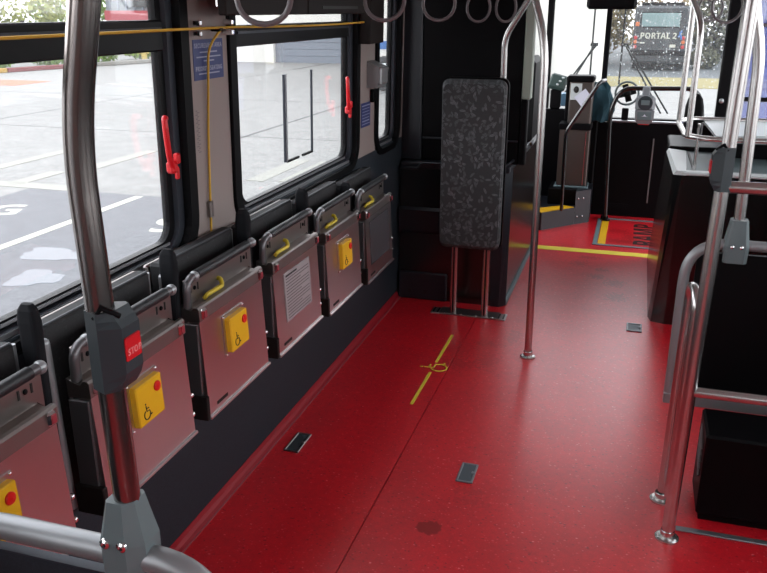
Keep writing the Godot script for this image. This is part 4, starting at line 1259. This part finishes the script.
func outside():
	var g := struct("ground", "wet grey parking lot outside the bus", "ground")
	bx2(g, "lot", Vector3(-70, -0.6, 20), Vector3(40, -0.4, -26.4), M.asphalt)
	bx2(g, "side_lot", Vector3(-70, -0.61, -26.4), Vector3(-7, -0.41, -70), M.asphalt)
	bx2(g, "dark_lane", Vector3(-6.6, -0.405, 20), Vector3(-1.6, -0.397, -7.55), M.asphalt_blue)
	bx2(g, "verge", Vector3(-7, -0.6, -23.0), Vector3(40, -0.39, -26.5), M.grass_dry)
	bx2(g, "street", Vector3(-7, -1.6, -26.5), Vector3(60, -1.3, -90), M.road)
	var n := 0
	for p in [[-6.06, -11.5, -6.0, -40], [-30, -11.9, -1, -11.87], [-30, -17.0, -1, -16.96], [-11.5, 5, -11.46, -40]]:
		bx2(g, "pavement_joint", Vector3(p[0], -0.402, p[1]), Vector3(p[2], -0.398, p[3]), M.joint)
	# painted markings
	var ln := thing("parking_line", "long white parking line painted outside the nearest window", "road marking", Vector3(-5.14, -0.4, -5.0), "painted lines in the lot")
	bx2(ln, "stripe", Vector3(-0.05, 0.0, 6.0), Vector3(0.05, 0.006, -2.5), M.paint_white)
	var ed := thing("edge_line", "white line at the edge of the dark lane outside", "road marking", Vector3(-5.0, -0.4, -7.6), "painted lines in the lot")
	bx2(ed, "stripe", Vector3(-3.5, 0.0, -0.15), Vector3(-0.95, 0.006, 0.1), M.paint_faint)
	var tf := Basis(Vector3(0.85, 0, -0.25), Vector3(-0.35, 0, -0.9), Vector3(0, 1, 0))
	var le := thing("painted_letter", "white letter painted on the lane at the left edge of the view", "road marking", Vector3(-6.1, -0.4, -6.55), "letters painted on the lane")
	words(le, "letter", "G", 0.45, Transform3D(tf, Vector3(0, 0.001, 0)), M.paint_white, 0.004)
	var le2 := thing("painted_letter", "white letter painted on the lane beside the nearest window's frame", "road marking", Vector3(-4.15, -0.4, -6.5), "letters painted on the lane")
	words(le2, "letter", "S", 0.55, Transform3D(tf, Vector3(0, 0.001, 0)), M.paint_white, 0.004)
	for k in [[-7.9, -9.2, 2.0, "left of the pair of faint crossing stripes outside the nearest window"], [-6.7, -9.4, 1.6, "faint crossing stripe just right of the bent pole"], [-6.95, -8.05, 0.8, "faint yellowish stripe nearest the dark lane, left of the bent pole"], [-4.3, -9.4, 1.5, "left of the two white stripes at the bottom of the second window"], [-3.9, -9.4, 1.4, "right of the two white stripes at the bottom of the second window"]]:
		var o := thing("crossing_stripe", k[3], "road marking", Vector3(k[0], -0.4, k[1]), "faint crossing stripes in the lot")
		bx2(o, "stripe", Vector3(-0.11, 0.0, -k[2] / 2), Vector3(0.11, 0.006, k[2] / 2), M.paint_faint)
	var oc := thing("orange_patch", "orange painted patch on the far pavement at the left", "road marking", Vector3(-17.5, -0.4, -19.3))
	bx2(oc, "patch", Vector3(-3.0, 0.0, 0.9), Vector3(1.3, 0.006, -0.6), M.paint_orange)
	for k in [[-4.55, -5.35, 0.32, 0.17, "puddle near the white parking line, the farther of two"], [-4.28, -4.78, 0.2, 0.2, "puddle below the parking line, the nearer of two"]]:
		var o := thing("puddle", k[4], "puddle", Vector3(k[0], -0.397, k[1]), "puddles on the lane")
		var pm := MB.new()
		var r0 := []; var r1 := []
		for q in 22:
			var a := TAU * q / 22
			var w := 1.0 + 0.2 * sin(a * 3 + k[0]) + 0.1 * sin(a * 7)
			r0.append(Vector3(cos(a) * k[2] * w, 0, sin(a) * k[3] * w)); r1.append(Vector3(cos(a) * k[2] * w * 0.98, 0.004, sin(a) * k[3] * w * 0.98))
		pm.loft([r0, r1])
		put(o, "water", pm, M.puddle)
	# curb, hedge, hydrant
	var dirv := Vector3(1.8, 0, -6.7).normalized()
	var cb := thing("curb", "painted curb along the far side of the lot", "curb", Vector3(-20.1, -0.4, -21.8))
	var ang := atan2(-dirv.z, dirv.x)
	cb.rotation.y = ang
	for q in [[-9, -1.2, "curb_yellow"], [-1.2, 0.6, "curb_yellow"], [0.6, 4.2, "curb_red"], [4.2, 8.5, "curb_grey"]]:
		bx2(cb, "curb_length", Vector3(q[0], 0, -0.1), Vector3(q[1] - 0.02, 0.14, 0.12), M[q[2]], 0.02)
	var hl := [[-20.9, -22.9, "leftmost of the clipped bushes beyond the far curb"], [-20.6, -25.3, "second clipped bush from the left beyond the far curb"], [-19.8, -27.1, "clipped bush half hidden by the bent pole, beyond the far curb"], [-19.9, -30.1, "clipped bush just left of the hydrant"], [-19.2, -32.3, "rightmost clipped bush beyond the far curb"]]
	for k in 5:
		var o := thing("bush", hl[k][2], "bush", Vector3(hl[k][0], -0.4, hl[k][1]), "clipped bushes along the curb")
		var mb := MB.new()
		leaves(mb, Vector3(0, 0.6, 0), Vector3(0.9, 0.55, 0.9), 800, 0.11)
		put(o, "foliage", mb, M.leaf)
		tb(o, "stem", [Vector3(0, 0, 0), Vector3(0, 0.5, 0)], 0.05, M.bark, 6)
	var tl := ["tall leafy shrub at the top left corner behind the hedge", "tall yellowish shrub left of the bent pole behind the hedge", "tall shrub hidden partly by the bent pole, behind the hedge"]
	for k in 3:
		var o := thing("shrub", tl[k], "shrub", Vector3([-26.5, -25.6, -28.6][k], -0.4, [-25.8, -30.0, -37.5][k]), "tall shrubs behind the hedge")
		var mb := MB.new()
		leaves(mb, Vector3(0, 1.9, 0), Vector3(1.95, 1.7, 1.95), 1500, 0.16)
		put(o, "foliage", mb, M.leaf if k != 1 else M.leaf_yellow)
		tb(o, "trunk", [Vector3(0, 0, 0), Vector3(0.1, 1.6, 0)], 0.1, M.bark, 7)
	var hy := thing("fire_hydrant", "pale yellow fire hydrant by the far curb", "hydrant", Vector3(-18.6, -0.4, -28.4))
	var hm := MB.new()
	hm.lathe(Vector3.ZERO, Vector3.UP, [[0.16, 0.0], [0.16, 0.05], [0.11, 0.07], [0.11, 0.45], [0.15, 0.47], [0.15, 0.52], [0.12, 0.6], [0.05, 0.67], [0.0001, 0.68]], 14)
	put(hy, "barrel", hm, M.hydrant)
	for k in [-1, 1]:
		tb(hy, "outlet", [Vector3(0, 0.38, 0), Vector3(k * 0.2, 0.38, 0)], 0.06, M.hydrant, 8)
	# shed with red band
	var sd := building("metal_shed", "grey metal shed with a red band beyond the hedge", Vector3(-26.2, -0.4, -37.0))
	bx2(sd, "body", Vector3(0, 0, -5), Vector3(7, 4.2, 0), M.shed_grey)
	for k in 14:
		bx2(sd, "rib", Vector3(0.2 + k * 0.48, 1.95, 0), Vector3(0.3 + k * 0.48, 4.2, 0.06), M.shutter)
	bx2(sd, "red_band", Vector3(-0.05, 1.45, -5), Vector3(7.05, 1.92, 0.12), M.shed_red)
	bx2(sd, "vent", Vector3(1.6, 2.1, 0.0), Vector3(2.4, 2.5, 0.1), M.joint)
	# garage across the lot
	var ga := building("garage", "white building with a low grey-blue shutter beyond the second window", Vector3(-12, -0.42, -30.0))
	bx2(ga, "wall", Vector3(-5.0, 0, -5), Vector3(-1.80, 6.0, 0), M.wall_white)
	bx2(ga, "lintel", Vector3(-1.80, 1.3, -5), Vector3(6.0, 6.0, 0), M.wall_white)
	bx2(ga, "end_wall", Vector3(4.0, 0, -5), Vector3(6.0, 1.3, 0), M.wall_white)
	bx2(ga, "shutter_backing", Vector3(-1.8, 0, -0.35), Vector3(4.0, 1.3, -0.25), M.shutter)
	for k in 5:
		bx2(ga, "shutter_slat", Vector3(-1.8, 0.005 + k * 0.26, -0.24), Vector3(4.0, 0.255 + k * 0.26, -0.2), M.shutter, 0.004)
	# truck seen through the third window
	var tr := thing("white_truck", "white truck with a blue stripe seen through the narrow window", "truck", Vector3(-6.3, -0.4, -20.0))
	bx2(tr, "body", Vector3(-0.45, 0.75, -2.2), Vector3(3.0, 2.6, 0.0), M.wall_white, 0.05)
	bx2(tr, "stripe", Vector3(-0.46, 1.02, -2.1), Vector3(3.01, 1.22, 0.012), M.truck_blue)
	for k in [[0.17, 0.0], [2.3, 0.0], [0.17, -2.0], [2.3, -2.0]]:
		var wm := MB.new()
		wm.lathe(Vector3(k[0], 0.43, k[1] - 0.1), Vector3(0, 0, 1), [[0.0001, 0.16], [0.15, 0.16], [0.16, 0.14], [0.28, 0.14], [0.3, 0.17], [0.4, 0.16], [0.43, 0.12], [0.43, -0.1], [0.0001, -0.12]], 22)
		var wo := put(tr, "wheel", wm, M.tyre)
		var hm2 := MB.new()
		hm2.lathe(Vector3(k[0], 0.43, k[1] + 0.045), Vector3(0, 0, 1), [[0.26, 0.0], [0.22, 0.03], [0.1, 0.02], [0.09, 0.05], [0.0001, 0.06]], 18)
		put(wo, "hub", hm2, M.pale_grey)
	# white building ahead on the left, pale building ahead on the right
	var wb := building("white_building", "plain white building ahead, left of the windshield centre bar", Vector3(-2.0, -0.42, -22.5))
	bx2(wb, "wall", Vector3(-5.0, 0, -3.0), Vector3(0.95, 5.5, 0), M.wall_white)
	bx2(wb, "parapet", Vector3(-5.05, 5.5, -3.05), Vector3(1.0, 5.7, 0.05), M.wall_white)
	var pb := building("white_building", "pale building ahead at the right of the trees", Vector3(7.0, -1.3, -60))
	bx2(pb, "wall", Vector3(-1.7, 0, -3), Vector3(8, 8, 0), M.wall_white)
	bx2(pb, "parapet", Vector3(-1.75, 8, -3.05), Vector3(8.05, 8.3, 0.05), M.wall_white)
	# painted bus ahead
	var b := thing("dark_bus", "dark bus ahead seen from behind with white PORTAL 2 lettering", "bus", Vector3(0.83, -1.3, -43.0))
	bx2(b, "body", Vector3(-1.27, 0.35, -11), Vector3(1.27, 3.05, 0.0), M.bus_body, 0.12)
	bx2(b, "roof_box", Vector3(-1.0, 3.0, -3), Vector3(1.0, 3.2, -0.3), M.rubber, 0.05)
	bx2(b, "bumper", Vector3(-1.25, 0.75, -0.1), Vector3(1.25, 0.98, 0.12), M.rubber, 0.03)
	bx2(b, "rear_window", Vector3(-0.93, 2.08, -0.02), Vector3(0.85, 2.72, 0.03), M.bus_glass, 0.02)
	bx2(b, "window_frame", Vector3(-0.98, 2.03, -0.05), Vector3(0.9, 2.77, 0.015), M.rubber, 0.02)
	words(b, "lettering", "PORTAL 2", 0.275, Transform3D(Basis.from_scale(Vector3(1.0, 1, 1)), Vector3(-0.085, 1.66, 0.01)), M.paint_white, 0.03)
	var fg := MB.new()
	fg.tube([Vector3(0.98, 1.92, 0.02), Vector3(0.92, 1.74, 0.02), Vector3(0.84, 1.6, 0.02)], 0.045, 6)
	fg.tube([Vector3(0.92, 1.74, 0.02), Vector3(0.99, 1.5, 0.02)], 0.045, 6)
	fg.tube([Vector3(0.98, 1.85, 0.02), Vector3(0.86, 1.8, 0.02)], 0.035, 6)
	put(b, "blue_emblem", fg, M.bus_blue)
	for s in [-1.14, 1.08]:
		for k in [[1.57, "tail_red"], [1.37, "tail_amber"], [1.14, "tail_red"]]:
			var lm := MB.new()
			lm.lathe(Vector3(s, k[0], 0.0), Vector3(0, 0, 1), [[0.09, 0.0], [0.085, 0.04], [0.0001, 0.05]], 12)
			put(b, "tail_light", lm, M[k[1]])
	bx2(b, "marker_light", Vector3(-1.2, 2.1, 0.0), Vector3(-1.02, 2.3, 0.04), M.tail_amber, 0.02)
	bx2(b, "plate", Vector3(0.48, 1.12, 0.0), Vector3(0.75, 1.26, 0.02), M.paint_white)
	bx2(b, "badge", Vector3(-0.92, 1.3, 0.0), Vector3(-0.7, 1.36, 0.02), M.paint_white)
	bx2(b, "underside", Vector3(-1.2, 0.1, -10), Vector3(1.2, 0.5, -0.3), M.rubber)
	for s in [-1.05, 1.05]:
		var wm := MB.new()
		wm.lathe(Vector3(s, 0.45, -2.2), Vector3(1, 0, 0), [[0.0001, -0.15], [0.45, -0.15], [0.45, 0.15], [0.0001, 0.15]], 18)
		put(b, "wheel", wm, M.tyre)
	# trees and scrub round the bus
	var tt := [[-2.7, -49, 1.9, 5.4, "leaf_brown", "brownish tree between the centre bar and the dark bus"], [-6.6, -52, 2.0, 3.6, "leaf_yellow", "yellow-green tree behind the white building ahead"], [3.9, -51, 1.5, 5.0, "leaf_grey", "grey scrubby tree right of the dark bus"], [0.6, -61, 3.4, 5.2, "leaf_brown", "large brownish tree rising behind the dark bus"], [6.2, -47, 0.8, 2.2, "leaf_brown", "brown scrub beside the pale building ahead"], [3.1, -45.5, 0.7, 0.9, "leaf_grey", "low grey bush beside the dark bus's rear wheel"]]
	for k in tt:
		var o := thing("scrub_tree", k[5], "tree", Vector3(k[0], -1.3, k[1]), "trees around the bus ahead")
		var mb := MB.new()
		leaves(mb, Vector3(0, k[3] * 0.55, 0), Vector3(k[2], k[3] * 0.52, k[2] * 0.8), 2600 if k[3] > 3 else 1200, 0.17)
		put(o, "foliage", mb, M[k[4]])
		tb(o, "trunk", [Vector3(0, 0, 0), Vector3(0.1, k[3] * 0.6, 0)], 0.12, M.bark, 7)
		for q in 4:
			var a := q * 1.7
			tb(o, "branch", [Vector3(0.05, k[3] * 0.35, 0), Vector3(cos(a) * k[2] * 0.7, k[3] * 0.9, sin(a) * k[2] * 0.6)], 0.05, M.bark, 5)
